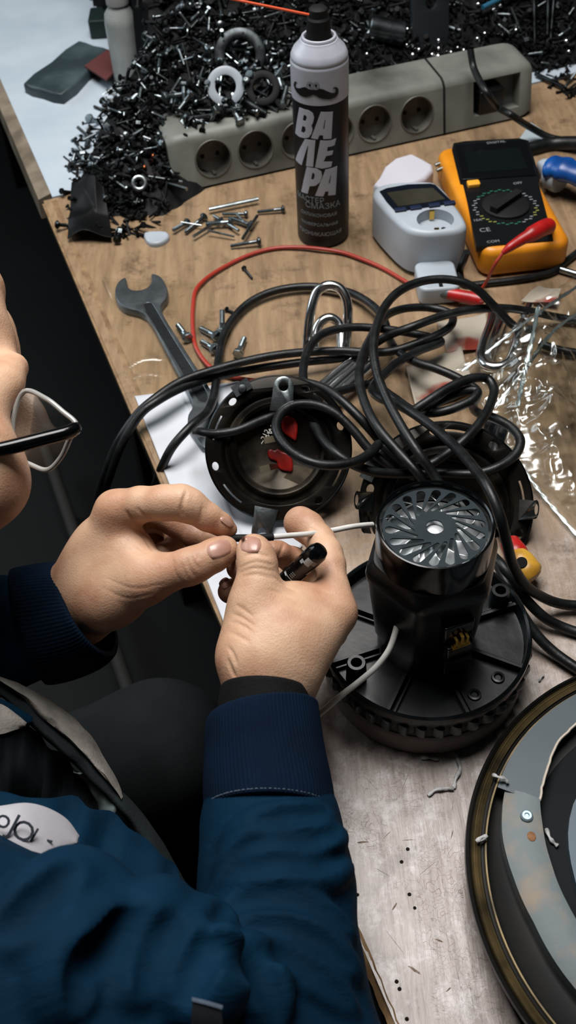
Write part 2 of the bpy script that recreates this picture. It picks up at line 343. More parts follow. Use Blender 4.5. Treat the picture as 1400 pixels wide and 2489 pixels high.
# terminal block with brass tab
ta = math.radians(-72); R = rotz(ta+math.pi/2)
tb = np.array([math.cos(ta)*.040, math.sin(ta)*.040, 0])
m = MB(); rbox(m, tb+np.array([0, 0, .078]), (.020, .016, .030), .002, .001, R=R); rbox(m, tb+[0, 0, .103]-.5*.004*np.array([math.cos(ta), math.sin(ta), 0]), (.022, .012, .016), .002, .001, R=R)
trm = obj('terminal_block', m, MT['black_gloss'], motor)
m = MB(); q = tb+np.array([math.cos(ta), math.sin(ta), 0])*.0055
for dx, z, w, h in ((0, .0945, .010, .0016), (-.004, .0975, .0018, .008), (.004, .0975, .0018, .008), (0, .099, .0022, .009), (0, .0925, .013, .0016)):
    m.box(q+R@np.array([dx, 0, 0])+[0, 0, z], (w, .006, h), R)
obj('brass_terminal', m, MT['brass'], trm, 'brass spade terminal')
pts = [(966, 1488, .094), (967, 1505, .094), (960, 1540, .090), (945, 1580, .083), (915, 1620, .074), (875, 1655, .066), (830, 1690, .06), (785, 1728, .056), (760, 1748, .054)]
m = MB(); m.tube(catmull([T(*p) for p in pts], 8), .0021, 12); obj('lead_wire', m, MT['white_wire'], motor, 'white lead from the motor side', world=True)
pts = [D(905, 1275, .716), D(880, 1277, .708), D(850, 1281, .70), D(815, 1288, .693), D(780, 1294, .686), D(740, 1299, .679), D(700, 1302, .672), D(664, 1305, .667), D(640, 1306, .665)]
m = MB(); m.tube(catmull(pts, 8), .0019, 12); lw = obj('lead_wire', m, MT['white_wire'], motor, 'white lead held in the hands', world=True)
pts = [D(545, 1310, .664), D(580, 1308, .664), D(620, 1308, .664), D(664, 1305, .667)]
m = MB(); m.tube(catmull(pts, 6), .0025, 12); obj('heat_shrink_sleeve', m, MT['matt_black'], lw, 'black heat-shrink sleeve', world=True)
# ------------------------------------------------------------------ heating plates (discs tilted to the viewer)
PLATE = mat('burnt_steel', (26, 24, 22), .34, .7, (92, 84, 70), 18, .5, .78, rv=.12, bump=.05, bs=120)
REDS = mat('red_sealant', (150, 22, 14), .35, 0, (110, 14, 10), 60)
def plate(cx, cy, dep, r, label, tilt, spin, tabs=True, lugs=(4.45, 1.42, 2.05), bend=0):
    c = D(cx, cy, dep); view = unit(CAMP-c); z = unit(view*(1-tilt)+np.array([0, 0, 1.])*tilt); x = np.array([1., 0, 0])
    Rm = frame(z, x)@rotz(spin); t = thing('heating_plate', label, 'heating plate', M4(Rm, c)); k = r/.0615
    prof = [(.030, -.006), (.047, -.006), (.049, -.0015), (.0505, 0)]
    m = MB(); m.lathe([(q*k, z*k) for q, z in [(.0005, -.0065), (.034, -.0065), (.0355, -.005), (.0362, -.001), (.039, .0005), (.041, -.001), (.0425, -.004), (.0455, -.0042), (.047, -.001), (.0485, .0012), (.0495, .001), (.0495, -.002), (.0485, -.008), (.034, -.010), (.0005, -.010)]], 96); obj('plate_dish', m, PLATE, t, smooth=60)
    hs = [circle(.0615*k, 96), circle(.049*k, 80)]
    for a in (.28, 1.08, 2.28, 3.35, 4.35, 5.3):
        cc = np.array([math.cos(a), math.sin(a)])*.0555*k; hs.append(np.array([(p@np.array([[math.cos(a), math.sin(a)], [-math.sin(a), math.cos(a)]]))+cc for p in circle(1, 20)*np.array([.0030, .0040])*k]))
    for a in (2.75, 3.85, .75, 5.8):
        P = [(np.array([math.cos(a+b), math.sin(a+b)])*rr*k) for b, rr in [(u, .0565) for u in np.linspace(-.2, .2, 9)]+[(u, .0545) for u in np.linspace(.2, -.2, 9)]]; hs.append(np.array(P))
    v, f = shape2d(hs, .0006*k, .0003, 1); obj('flange', (v+np.array([0, 0, .001*k]), f), mat('flange_steel', (34, 32, 30), .25, .8, (78, 74, 66), 14, .5, .8), t, 'pierced outer flange')
    m = MB(); m.lathe([(.0610*k, -.004*k), (.0622*k, -.004*k), (.0624*k, .0012*k), (.0612*k, .0022*k), (.0605*k, .0015*k)], 96, caps=False, closed=True); obj('rim', m, MT['darksteel'], t)
    for a in lugs:
        if a == 2.05:
            R2 = rotz(a); m = MB(); m.box((.060*k, 0, .004*k), (.010*k, .016*k, .0012)); v0 = m.v[0]@R2.T; m.v[0] = v0
            m.lathe([(.0035, .0035*k), (.0035, .0065*k), (.003, .0075*k), (.0005, .0078*k)], 16, M4(np.eye(3), R2@np.array([.0585*k, .0, 0]))); obj('clip', m, MT['steel'], t, 'steel clip with cross-head screw'); continue
        w = (.0085 if tabs else .0062)*k; P = [(-.010*k, -w*1.15), (.004*k, -w), (.010*k, -w)]+[(.010*k+w*math.cos(u)*1.05, w*math.sin(u)) for u in np.linspace(-math.pi/2, math.pi/2, 13)]+[(.010*k, w), (.004*k, w), (-.010*k, w*1.15)]
        v, f = shape2d([np.array(P), circle(.0042*k, 20, (.0105*k, 0))], .0007, .0004, 1); up = 1.0 if a != 1.42 else -.2
        v = v+np.array([.062*k, 0, .003*k])
        if a == 1.42: v[:, 0] -= .021*k; v[:, 2] += .004*k
        if bend: ex = np.maximum(v[:, 0]-.060*k, 0); v = np.c_[v[:, 0]-ex+ex*math.cos(bend), v[:, 1], v[:, 2]+ex*math.sin(bend)]
        obj('bracket', (v@rotz(a).T, f), MT['steel'], t, 'steel fixing lug with hole')
    if tabs:
        inner = .0355*k
        def local(px, py, z=-.0062): # point of the dish face under a pixel of the picture plan
            d = _fw+(px-700)/FPX*_R-(py-1244.5)/FPX*_U; o = c+Rm[:, 2]*z; q = CAMP+d*(((o-CAMP)@Rm[:, 2])/(d@Rm[:, 2])); return (q-c)@Rm
        for P0 in ([(651, 1097), (658, 1092), (668, 1095), (674, 1091), (686, 1098), (700, 1103), (708, 1112), (712, 1128), (710, 1146), (697, 1146), (682, 1142), (675, 1134), (672, 1122), (655, 1115)], [(686, 1018), (695, 1011), (708, 1013), (720, 1023), (724, 1040), (722, 1058), (719, 1071), (708, 1066), (697, 1058), (687, 1048), (684, 1032)]):
            P = np.array([local(*p)[:2] for p in P0]); m = MB(); m.prism(catmull(np.c_[P, np.zeros(len(P))], 3, True)[:, :2], -.0064, -.0035, .0016); obj('sealant_blob', m, REDS, t, 'red sealant blob', smooth=80)
        for (x0, y0), (x1, y1) in (((632, 1142), (656, 1136)), ((642, 1071), (668, 1066))):
            a_, b_ = local(x0, y0, .004), local(x1, y1, .004); d = unit(b_-a_); n = np.cross([0, 0, 1], d); m = MB(); Ln = np.linalg.norm(b_-a_)
            m.box((a_+b_)/2, (Ln, .0055, .0006), np.stack([d, n, [0, 0, 1]], 1)); e = b_+d*.006+np.array([0, 0, -.008]); m.rings([np.array([b_-n*.0028, b_+n*.0028, b_+n*.0028+[0, 0, .0006], b_-n*.0028+[0, 0, .0006]]), np.array([e-n*.002, e+n*.002, e+n*.002+d*.0006, e-n*.002+d*.0006])])
            obj('spade_terminal', m, mat('tab_steel', (150, 140, 118), .35, 1), t, 'flat spade terminal')
        for s, (px, py), sz in (('1kW', (656, 1056), .0075), ('~212', (643, 1062), .0065)):
            q = local(px, py); v, f = text2d(s, sz, .0001); dv = unit(local(px+8, py-17)-q); dv = np.array([dv[0], dv[1], 0]); dv = unit(dv); Rt = np.stack([dv, np.array([-dv[1], dv[0], 0]), [0, 0, 1.]], 1)
            obj('stamped_text', (v@Rt.T+np.array([q[0], q[1], -.0062]), f), mat('stamp_white', (190, 188, 180), .5), t, 'white stamped rating')
        P = np.array([local(*p)[:2] for p in [(690, 1160), (715, 1130), (760, 1140), (776, 1150), (760, 1165), (725, 1175)]]); m = MB(); m.prism(P, -.0066, -.0061); obj('worn_patch', m, mat('bare_plate', (110, 100, 84), .4, .6, (72, 64, 52), 80), t, 'bare worn patch', smooth=0)
    m = MB(); m.lathe([(.0005, -.036*k), (.02*k, -.034*k), (.034*k, -.022*k), (.036*k, -.009*k), (.03*k, -.009*k)], 48); obj('rear_cup', m, MT['darksteel'], t)
    return t
plate(677, 1090, .872, .0615, 'round dark steel heating plate with two red sealant blobs, lying under the cable loop', .12, 0.0)
plate(1082, 1232, .862, .0715, 'round dark steel heating plate leaning behind the slotted motor cap', .10, .55, False, (2.45, 5.61, 2.05), 1.35)
# ------------------------------------------------------------------ spray can
CX, CY = .0615, 1.014
can = thing('spray_can', 'tall dark blue spray can with white shoulder, moustache face and large white letters', 'spray can', M4(rotz(0), (CX, CY, TZ)))
NAVY = mat('can_navy', (7, 11, 19), .45, spec=.3); CANW = mat('can_white', (176, 180, 190), .38, 0, (158, 162, 172), 25)
RC = .0288
_d = lambda px, py: (lambda d: (CAMP+d*((-((CAMP-[CX, CY, 0])[0]*d[0]+(CAMP-[CX, CY, 0])[1]*d[1])-math.sqrt(((CAMP-[CX, CY, 0])[0]*d[0]+(CAMP-[CX, CY, 0])[1]*d[1])**2-(d[0]**2+d[1]**2)*((CAMP-[CX, CY, 0])[0]**2+(CAMP-[CX, CY, 0])[1]**2-RC*RC)))/(d[0]**2+d[1]**2)))[2]-TZ)(_fw+(px-700)/FPX*_R-(py-1244.5)/FPX*_U)
ZA, ZB = _d(781, 257), _d(781, 169); print('can z', ZA, ZB)
m = MB(); m.lathe([(.024, 0), (RC-.002, .0005), (RC, .004), (RC, ZA), (RC-.0005, ZA+.0005)], 64); obj('can_body', m, NAVY, can)
m = MB(); m.lathe([(RC+.0002, ZA-.0002), (RC+.0004, ZA)]+[(q, z+ZB-.187) for q, z in ((RC+.0004, .184), (RC+.0003, .1855), (RC-.0006, .187), (RC-.0001, .1885), (RC-.0004, .191), (RC-.003, .1965), (RC-.009, .2025), (.0185, .205), (.0172, .2055))], 64); obj('shoulder', m, CANW, can, 'white dome and collar')
m = MB(); m.lathe([(.0172, .203), (.0176, .2045), (.0176, .2068), (.017, .208), (.0160, .2085), (.0148, .208), (.0143, .206), (.0143, .203)], 48, caps=False, closed=True); m.v[0] = m.v[0]+np.array([0, 0, ZB-.187]); obj('valve_ring', m, CANW, can, 'white crimp ring')
m = MB(); m.lathe([(.0143, .204), (.0138, .2062), (.0125, .207), (.0118, .215), (.0112, .224), (.0095, .226), (.009, .233), (.007, .2345), (.0005, .235)], 40); m.v[0] = m.v[0]+np.array([0, 0, ZB-.187]); noz = obj('nozzle', m, MT['matt_black'], can, 'black spray nozzle')
a0 = np.array([CX-.009, CY-.002, TZ+.2285+ZB-.187])
m = MB(); far = T(575, 0, .262); m.cyl(a0, a0+(far-a0)*1.15, .0013, n=10); obj('straw', m, mat('orange_straw', (205, 78, 36), .4), can, 'thin orange extension straw', world=True)
def wrap(outl, z_top, name, m, R=RC+.00025, th0=None, zfun=None):
    v, f = shape2d([np.array(o, float) for o in outl], .00012)
    bm = bmesh.new(); vs = [bm.verts.new(q) for q in v]
    for q in f:
        try: bm.faces.new([vs[i] for i in q])
        except ValueError: pass
    for x in np.arange(v[:, 0].min(), v[:, 0].max(), .002):
        bmesh.ops.bisect_plane(bm, geom=bm.verts[:]+bm.edges[:]+bm.faces[:], plane_co=(x, 0, 0), plane_no=(1, 0, 0))
    bm.verts.index_update(); V = np.array([q.co[:] for q in bm.verts]); Fc = [tuple(w.index for w in q.verts) for q in bm.faces]; bm.free()
    th = -math.pi/2+th0+V[:, 0]/RC; rr = R+V[:, 2]+.00012
    return obj(name, (np.stack([rr*np.cos(th), rr*np.sin(th), z_top+V[:, 1]], 1), Fc), m, can, smooth=0)
LET = mat('letter_white', (172, 176, 188), .5); DKP = mat('print_black', (10, 12, 14), .5); GRP = mat('print_grey', (118, 128, 134), .5)
vf = math.atan2(CX, CY)                                                       # the printed side faces the viewer
def canxy(px, py):                                                            # label plan coordinates of a printed point
    d = _fw+(px-700)/FPX*_R-(py-1244.5)/FPX*_U; o = CAMP-np.array([CX, CY, 0]); a = d[0]**2+d[1]**2; b = o[0]*d[0]+o[1]*d[1]; cc = o[0]**2+o[1]**2-RC*RC
    t = (-b-math.sqrt(max(b*b-a*cc, 0)))/a; q = o+d*t; th = math.atan2(q[1], q[0])+math.pi/2; return (th*RC, q[2]-TZ)
Z = lambda L: [canxy(680+x/6.22, 230+y/6.22) for x, y in L]
B_ = [[(300, 190), (440, 235), (500, 275), (520, 340), (505, 420), (480, 465), (497, 520), (480, 590), (440, 645), (380, 655), (300, 635), (240, 580)], [(368, 300), (352, 385), (392, 400), (412, 345), (400, 315)], [(345, 470), (328, 555), (365, 580), (395, 540), (388, 485)]]
A1 = [[(620, 258), (800, 255), (778, 662), (655, 668), (655, 612), (600, 610), (575, 672), (475, 655)], [(680, 375), (655, 515), (672, 518), (690, 380)]]
L_ = [[(385, 668), (540, 690), (505, 1090), (400, 1075), (435, 770), (425, 770), (335, 1065), (245, 980)]]
E_ = [[(612, 690), (770, 690), (850, 660), (825, 760), (770, 782), (722, 788), (712, 855), (805, 842), (790, 905), (700, 925), (660, 1010), (790, 1010), (775, 1085), (640, 1115), (535, 1095)]]
P_ = [[(410, 1090), (560, 1115), (630, 1160), (640, 1230), (610, 1320), (540, 1375), (455, 1380), (425, 1495), (330, 1465)], [(497, 1175), (475, 1275), (510, 1285), (530, 1230), (525, 1190)]]
A2 = [[(690, 1130), (865, 1080), (840, 1510), (730, 1520), (735, 1460), (690, 1460), (655, 1535), (535, 1525)], [(765, 1220), (735, 1340), (755, 1340), (775, 1225)]]
for nm, O in (('letter', B_), ('letter', A1), ('letter', L_), ('letter', E_), ('letter', P_), ('letter', A2)): wrap([Z(o) for o in O], 0, nm, LET, th0=0)
Z7 = lambda L: [canxy(680+x/7, 20+y/7) for x, y in L]
wrap([Z7([(265, 1240), (300, 1250), (285, 1275), (272, 1300), (285, 1345), (340, 1358), (400, 1340), (440, 1335), (490, 1365), (540, 1385), (600, 1385), (680, 1365), (740, 1375), (800, 1405), (870, 1435), (930, 1435), (950, 1400), (940, 1368), (895, 1360), (930, 1335), (975, 1345), (992, 1385), (985, 1450), (940, 1510), (860, 1545), (760, 1540), (680, 1520), (610, 1480), (570, 1465), (520, 1490), (440, 1508), (360, 1480), (300, 1420), (265, 1360), (248, 1300)])], 0, 'moustache', DKP, RC+.0007, th0=0)
for cx_, cy_ in ((517, 1303), (618, 1313)):
    wrap([Z7([(cx_+58*math.cos(a), cy_+72*math.sin(a)) for a in np.linspace(0, 6.28, 20)[:-1]]), Z7([(cx_+46*math.cos(a), cy_+60*math.sin(a)) for a in np.linspace(0, 6.28, 20)[:-1]])], 0, 'eye_outline', GRP, RC+.0008, th0=0)
    wrap([Z7([(cx_+20*math.cos(a), cy_+22*math.sin(a)) for a in np.linspace(0, 6.28, 14)[:-1]])], 0, 'pupil', DKP, RC+.0009, th0=0)
def cantext(s, px, py, size, m):
    x0, z0 = canxy(px, py); v, f = text2d(s, size, .0001); me = bmesh.new(); vs = [me.verts.new(q) for q in v]
    for q in f:
        try: me.faces.new([vs[i] for i in q])
        except ValueError: pass
    V = v; th = -math.pi/2+(x0+V[:, 0])/RC; rr = RC+.0004+V[:, 2]; me.free()
    obj('small_print', (np.stack([rr*np.cos(th), rr*np.sin(th), z0+V[:, 1]], 1), f), m, can, smooth=0)
cantext('МАСТЕР', 750, 484, .0085, GRP); cantext('СМАЗКА', 785, 502, .0095, GRP)
cantext('СИЛИКОНОВАЯ', 772, 524, .0055, GRP); cantext('УНИВЕРСАЛЬНАЯ', 774, 547, .0050, GRP); cantext('ПРОНИКАЮЩАЯ', 776, 570, .0065, GRP)
m = MB(); L = []
for t in np.linspace(math.radians(8), math.radians(42), 8): L.append(np.array([((RC+r)*math.cos(t-.25), (RC+r)*math.sin(t-.25), z) for r, z in ((.0001, .02), (.0003, .02), (.0003, .14), (.0001, .14))]))
m.rings(L); obj('label_strip', m, mat('label_tan', (112, 84, 48), .5, 0, (140, 136, 124), 60), can, 'tan strip on the label side')
# ------------------------------------------------------------------ power strip
PS0, PS1 = T(428, 474), T(1294, 282); PU = unit(PS1-PS0); PV = np.array([-PU[1], PU[0], 0]); PL = np.linalg.norm(PS1-PS0)
PSM = np.eye(4); PSM[:3, 0] = PU; PSM[:3, 1] = PV; PSM[:3, 2] = (0, 0, 1); PSM[:3, 3] = PS0
strip = thing('power_strip', 'long dirty beige power strip with round sockets lying behind the spray can', 'power strip', PSM)
STR = mat('dirty_beige', (116, 119, 112), .5, 0, (50, 50, 46), 12, .38, .8, bump=.1, bs=60)
prof = [(.000, .003), (.010, .058), (.014, .063), (.020, .066), (.068, .070), (.075, .066), (.078, .058), (.078, .003)]
m = MB(); L = []
for x, s in [(0, .55), (.004, .75), (.010, .9), (.018, .98), (.026, 1)]+[(PL-q, s) for q, s in ((.03, 1), (.018, .98), (.010, .9), (.004, .75), (0, .55))]:
    L.append(np.array([(x, .039+(y-.039)*(.6+.4*s), .034+(z-.034)*(.55+.45*s)) for y, z in prof]))
m.rings(L); sb = obj('strip_body', m, STR, strip, smooth=50)
def on_face(px, py):                                                          # point of the slanted front face
    p0 = PS0+PV*.000+np.array([0, 0, .003]); e = unit(PV*.010+np.array([0, 0, .055])); n = np.cross(PU, e); d = _fw+(px-700)/FPX*_R-(py-1244.5)/FPX*_U
    q = CAMP+d*(((p0-CAMP)@n)/(d@n))-PS0; return np.array([q@PU, q@PV, q[2]])
FE = unit([0, .010, .055]); FN = np.cross([1, 0, 0], FE); FR = np.stack([np.array([1., 0, 0]), FE, FN], 1)
socks = [on_face(*p) for p in ((522, 410), (625, 394), (728, 372), (820, 352), (912, 334), (1014, 306))]
c = MB()
for q in socks: q = q.copy(); q[1:] = FE[1:]*.0305+np.array([0, .003]); c.lathe([(.0212, -.016), (.0212, .02)], 40, M4(FR, q))
w0, w1 = on_face(1150, 300)[0], on_face(1262, 270)[0]
c.box(((w0+w1)/2, .008, .036), (w1-w0, .034, .042), np.stack([np.array([1., 0, 0]), FN*-1, FE], 1))
cut = obj('cut', c, STR, strip); boolean(sb, cut)
SOCK = mat('socket_inner', (96, 95, 88), .5, 0, (60, 58, 54), 30)
for i, q in enumerate(socks):
    q = q.copy(); q[1:] = FE[1:]*.0305+np.array([0, .003]); m = MB()
    m.lathe([(.0205, -.0158), (.0005, -.0156)], 32); m.lathe([(.0210, -.016), (.0210, .0008), (.0222, .0012), (.0228, .0004)], 40, caps=False)
    for s in (-1, 1): m.box((0, s*.0185, -.007), (.004, .002, .012))
    m.v = [v@FR.T+q for v in m.v]; so = obj('socket', m, SOCK, strip)
    m = MB()
    for s in (-.0095, .0095): m.lathe([(.0028, -.0155), (.0026, -.0150), (.0005, -.0149)], 14, M4(FR, q+FR@np.array([s, 0, 0])))
    obj('pin_hole', m, MT['matt_black'], so)
gx = on_face(1080, 300)[0]
m = MB(); L = [np.array([(x, .039+(y-.039)*1.012, .034+(z-.034)*1.012) for y, z in prof]) for x in (gx-.0015, gx+.0015)]; m.rings(L); obj('seam', m, MT['matt_black'], strip, 'dark seam between the two halves')
m = MB(); rbox(m, ((w0+w1)/2-.008, .017, .030), (.034, .03, .03), .003, .0015); obj('rocker_switch', m, MT['black_plastic'], strip, 'black rocker switch')
m = MB(); m.tube(catmull([T(1143, 120, .10), T(1150, 160, .084), T(1165, 195, .078), T(1185, 228, .072), T(1212, 262, .045), T(1240, 278, .05), T(1290, 310, .02), T(1340, 335, .006), T(1420, 345, .006)], 8), .0042, 12)
tag(obj('thin_cable', m, MT['black_rubber']), 'thin black cable draped over the right end of the power strip', 'cable')
m = MB(); m.tube(catmull([T(1235, 372, .006), T(1290, 362, .006), T(1345, 350, .006), T(1420, 348, .014)], 8), .0085, 12); tag(obj('thick_cable', m, MT['black_rubber']), 'thick black cable lying right of the multimeter top', 'cable')
# ------------------------------------------------------------------ watt meter
WH = .056
wo = [(906, 468), (915, 452), (945, 443), (985, 439), (1030, 438), (1055, 441), (1078, 457), (1108, 495), (1132, 533), (1134, 548), (1120, 557), (1085, 563), (1040, 566), (1000, 560), (975, 546), (945, 518), (918, 488)]
wp = np.array([T(x, y, WH)[:2] for x, y in wo]); wc = wp.mean(0)
wm = thing('power_meter_plug', 'white plug-in power meter with dark screen lying left of the yellow multimeter', 'power meter', M4(rotz(0), (wc[0], wc[1], TZ)))
wl = catmull(np.c_[wp-wc, np.zeros(len(wp))], 4, True)[:, :2]
m = MB(); m.prism(wl, .006, WH, .006); bd_ = obj('meter_body', m, MT['white_plastic'], wm, smooth=60)
def wt(px, py, h=WH): q = T(px, py, h); return np.array([q[0]-wc[0], q[1]-wc[1], h])
# socket dish cut
sc_ = wt(1058, 533)
c = MB(); c.lathe([(.0195, WH-.012), (.0195, WH+.01)], 40, M4(np.eye(3), (sc_[0], sc_[1], 0))); boolean(bd_, obj('cut', c, MT['white_plastic'], wm))
m = MB(); m.lathe([(.0192, WH-.0118), (.0005, WH-.0116)], 32, M4(np.eye(3), (sc_[0], sc_[1], 0))); sk = obj('socket', m, MT['white_plastic'], wm)
m = MB()
m.box((sc_[0]-.001, sc_[1]+.0165, WH-.005), (.005, .002, .010)); obj('earth_clip', m, MT['brass'], sk)
m = MB(); m.box((sc_[0]-.001, sc_[1]-.0165, WH-.005), (.005, .002, .010)); obj('earth_clip', m, MT['brass'], sk)
m = MB()
for s in (-1, 1): m.lathe([(.0026, WH-.0117), (.002, WH-.0112), (.0005, WH-.0112)], 14, M4(np.eye(3), (sc_[0]+s*.0095, sc_[1], 0)))
obj('pin_hole', m, MT['matt_black'], sk)
P = np.array([wt(*p)[:2] for p in [(922, 466), (940, 458), (990, 449), (1046, 447), (1058, 450), (1088, 480), (1103, 495), (1050, 503), (962, 516), (940, 492)]])
m = MB(); m.prism(P, WH-.002, WH+.0005); scn = obj('screen_bezel', m, mat('bezel_navy', (15, 20, 28), .25), wm, 'dark screen surround', smooth=0)
P = np.array([wt(*p)[:2] for p in [(940, 470), (1000, 461), (1052, 458), (1082, 485), (1040, 493), (968, 503)]]); m = MB(); m.prism(P, WH, WH+.0008); obj('screen', m, mat('lcd', (56, 54, 46), .2, 0, (42, 40, 34), 30), scn, 'dim grey-green display', smooth=0)
for px, py in ((973, 511), (1010, 506), (1055, 500), (1092, 495)):
    q = wt(px, py); m = MB(); rbox(m, (q[0], q[1]-.001, WH+.001), (.0125, .006, .003), .001, .0006, R=rotz(.12)); obj('button', m, mat('button_navy', (22, 34, 58), .4), wm, 'dark blue button', smooth=40)
q = wt(1068, 690, .02); m = MB(); rbox(m, (q[0], q[1]+.016, .0105), (.042, .05, .020), .008, .003); 
obj('plug_base', m, MT['white_plastic'], wm, 'white plug end')
m = MB()
q2 = wt(1075, 700, .012); m.box((q2[0]-.003, q2[1]-.0045, .0105), (.004, .010, .0206)); obj('earth_slot', m, MT['black_plastic'], wm)
ao = [(908, 446), (922, 428), (935, 402), (960, 382), (1000, 371), (1030, 385), (1052, 398), (1054, 412), (1035, 432), (990, 452), (940, 462)]
ap = np.array([T(x, y, .035)[:2] for x, y in ao]); m = MB(); m.prism(ap, TZ, TZ+.035, .005)
ad = thing('plug_adapter', 'white angular plug adapter behind the power meter', 'plug adapter', M4(rotz(0), (*ap.mean(0), TZ)))
obj('adapter_body', m, mat('white_matt', (184, 182, 190), .55), ad, world=True, smooth=50)
q = T(1062, 415, .025); m = MB()
for s in (0, .012): m.cyl(q+np.array([0, s, 0]), q+np.array([.018, s+.006, .004]), .0022)
obj('pin', m, MT['steel'], ad, world=True)
# ------------------------------------------------------------------ multimeter
MH = .034
f0, f1, b0, b1 = T(1140, 618, MH), T(1362, 592, MH), T(1088, 358, MH), T(1283, 338, MH)
mc = (f0+f1+b0+b1)/4; mu = unit((f1-f0)+(b1-b0)); mv = np.cross([0, 0, 1], mu); mw = (np.linalg.norm(f1-f0)+np.linalg.norm(b1-b0))/2; ml = (np.linalg.norm(b0-f0)+np.linalg.norm(b1-f1))/2
print('multimeter', mw, ml)
MM = np.eye(4); MM[:3, 0] = mu; MM[:3, 1] = mv; MM[:3, 3] = (mc[0], mc[1], TZ)
mm_ = thing('multimeter', 'yellow-cased digital multimeter with black face and a red test lead plugged in', 'multimeter', MM)
YEL = mat('yellow_case', (214, 138, 22), .42, 0, (190, 116, 16), 20)
m = MB(); rbox(m, (0, 0, MH/2+.001), (mw, ml, MH), .016, .008); hol = obj('holster', m, YEL, mm_, 'yellow rubber holster', smooth=60)
def mt(px, py, h=MH): q = T(px, py, h)-mc; return np.array([q@mu, q@mv, h])
FB = [(1148, 592), (1102, 380), (1100, 358), (1112, 350), (1262, 340), (1276, 345), (1282, 362), (1336, 582)]
m = MB(); m.prism(np.array([mt(*p)[:2] for p in [(1158, 604), (1135, 494), (1125, 452), (1118, 450), (1098, 368), (1102, 352), (1130, 347), (1262, 340), (1284, 346), (1312, 438), (1306, 440), (1344, 588)]]), MH-.004, MH+.0022); fc = obj('face', m, mat('meter_face', (12, 14, 16), .35), mm_, 'black printed face', smooth=0)
m = MB(); m.prism(np.array([mt(*p)[:2] for p in [(1123, 444), (1104, 360), (1278, 346), (1303, 432)]]), MH+.002, MH+.004, .0012); sb2 = obj('display_hood', m, mat('hood', (10, 12, 15), .22), mm_, 'glossy black display hood', smooth=30)
m = MB(); m.prism(np.array([mt(*p)[:2] for p in [(1140, 428), (1126, 378), (1262, 367), (1282, 418)]]), MH+.004, MH+.0043); obj('display', m, mat('display', (14, 19, 21), .12), sb2, smooth=0)
dc = mt(1228, 507); m = MB(); m.lathe([(.026, MH+.002), (.0255, MH+.005), (.0235, MH+.006), (.0005, MH+.006)], 48, M4(np.eye(3), (dc[0], dc[1], 0))); m.box((dc[0], dc[1], MH+.009), (.009, .046, .007), rotz(-.9)); obj('dial', m, MT['matt_black'], mm_, 'black rotary dial')
q = mt(1150, 455); m = MB(); rbox(m, (q[0], q[1], MH+.004), (.014, .010, .005), .002, .001); obj('power_button', m, mat('button_yellow', (225, 160, 50), .4), mm_, 'yellow push button')
GRN, WHT, YLW = mat('print_green', (30, 92, 70), .5), mat('print_white', (120, 124, 126), .5), mat('print_yellow', (128, 130, 62), .5)
marks = {0: ('green', MB(), GRN), 1: ('white', MB(), WHT), 2: ('yellow', MB(), YLW)}
for k in range(46):
    a = 2*math.pi*k/46; r = .0325+.002*(k % 2); col = 0 if 50 < math.degrees(a) < 140 else 2 if 200 < math.degrees(a) < 240 or 320 < math.degrees(a) < 345 else 0 if 240 < math.degrees(a) < 285 else 1
    marks[col][1].box((dc[0]+r*math.cos(a), dc[1]+r*math.sin(a), MH+.0023), (.0035, .0016, .0003))
for nm, mb_, ma in marks.values(): obj('range_marks', mb_, ma, fc, nm+' range marks round the dial', smooth=0)
for s, p, sz in (('CE', (1178, 564), .010), ('DIGITAL', (1205, 354), .006), ('COM', (1198, 592), .006), ('10A', (1160, 540), .006), ('OFF', (1258, 450), .006)):
    q = mt(*p); v, f = text2d(s, sz, .0002); obj('printed_text', (v+np.array([q[0], q[1], MH+(.0043 if s == 'DIGITAL' else .0024)]), f), WHT, fc, smooth=0)
RED = mat('red_probe', (172, 24, 22), .38, 0, (140, 16, 16), 60); REDW = mat('red_wire', (150, 42, 26), .45)
m = MB(); P = [T(1338, 548, .062), T(1318, 555, .066), T(1290, 570, .066), T(1262, 586, .063), T(1238, 602, .06), T(1222, 615, .056)]
m.tube(catmull(P, 6), np.interp(np.linspace(0, 1, 31), [0, .05, .4, .45, .8, 1], [.0065, .0085, .0078, .0062, .0045, .0025]), 16); tl = thing('test_lead', 'red test lead: plug on the multimeter, thin red wire looping across the bench top', 'test lead', M4(rotz(0), T(1338, 548, .04)))
obj('banana_plug', m, RED, tl, 'ribbed red banana plug', world=True)
m = MB(); m.cyl(T(1338, 548, .062), T(1338, 552, .034), .0035); obj('plug_pin', m, MT['steel'], tl, world=True)
m = MB(); m.tube(catmull([T(1222, 615, .056), T(1206, 638, .048), T(1194, 660, .035), T(1183, 684, .012), T(1172, 700, .003)], 8), .0017, 10); obj('wire', m, REDW, tl, world=True)
P = [T(1003, 695, .004), T(975, 678, .003), T(930, 652, .003), T(880, 630, .004), T(830, 613, .004), T(780, 605, .005), T(730, 601, .004), T(670, 603, .003), T(610, 618, .003), T(550, 646, .003), T(500, 678, .004), T(476, 705, .005), T(469, 745, .005), T(468, 790, .004), T(475, 840, .004), T(495, 875, .004), T(520, 898, .006), T(560, 915, .004), T(620, 925, .003), T(700, 930, .003)]
m = MB(); m.tube(catmull(P, 10), .0022, 10); obj('wire', m, REDW, tl, 'long red wire loop', world=True)
P = [T(1180, 735, .012), T(1165, 728, .012), T(1130, 722, .012), T(1105, 718, .012), T(1100, 717, .012), T(1040, 706, .012)]
pr = thing('test_probe', 'red and grey pen-shaped test probe lying below the power meter', 'test probe', M4(rotz(0), T(1110, 720, 0)))
m = MB(); m.tube(np.array([T(1178, 732, .012), T(1170, 730, .012), T(1140, 723, .012), T(1090, 714, .012)]), [.002, .0068, .0066, .006], 16); obj('grip', m, RED, pr, 'red grip', world=True)
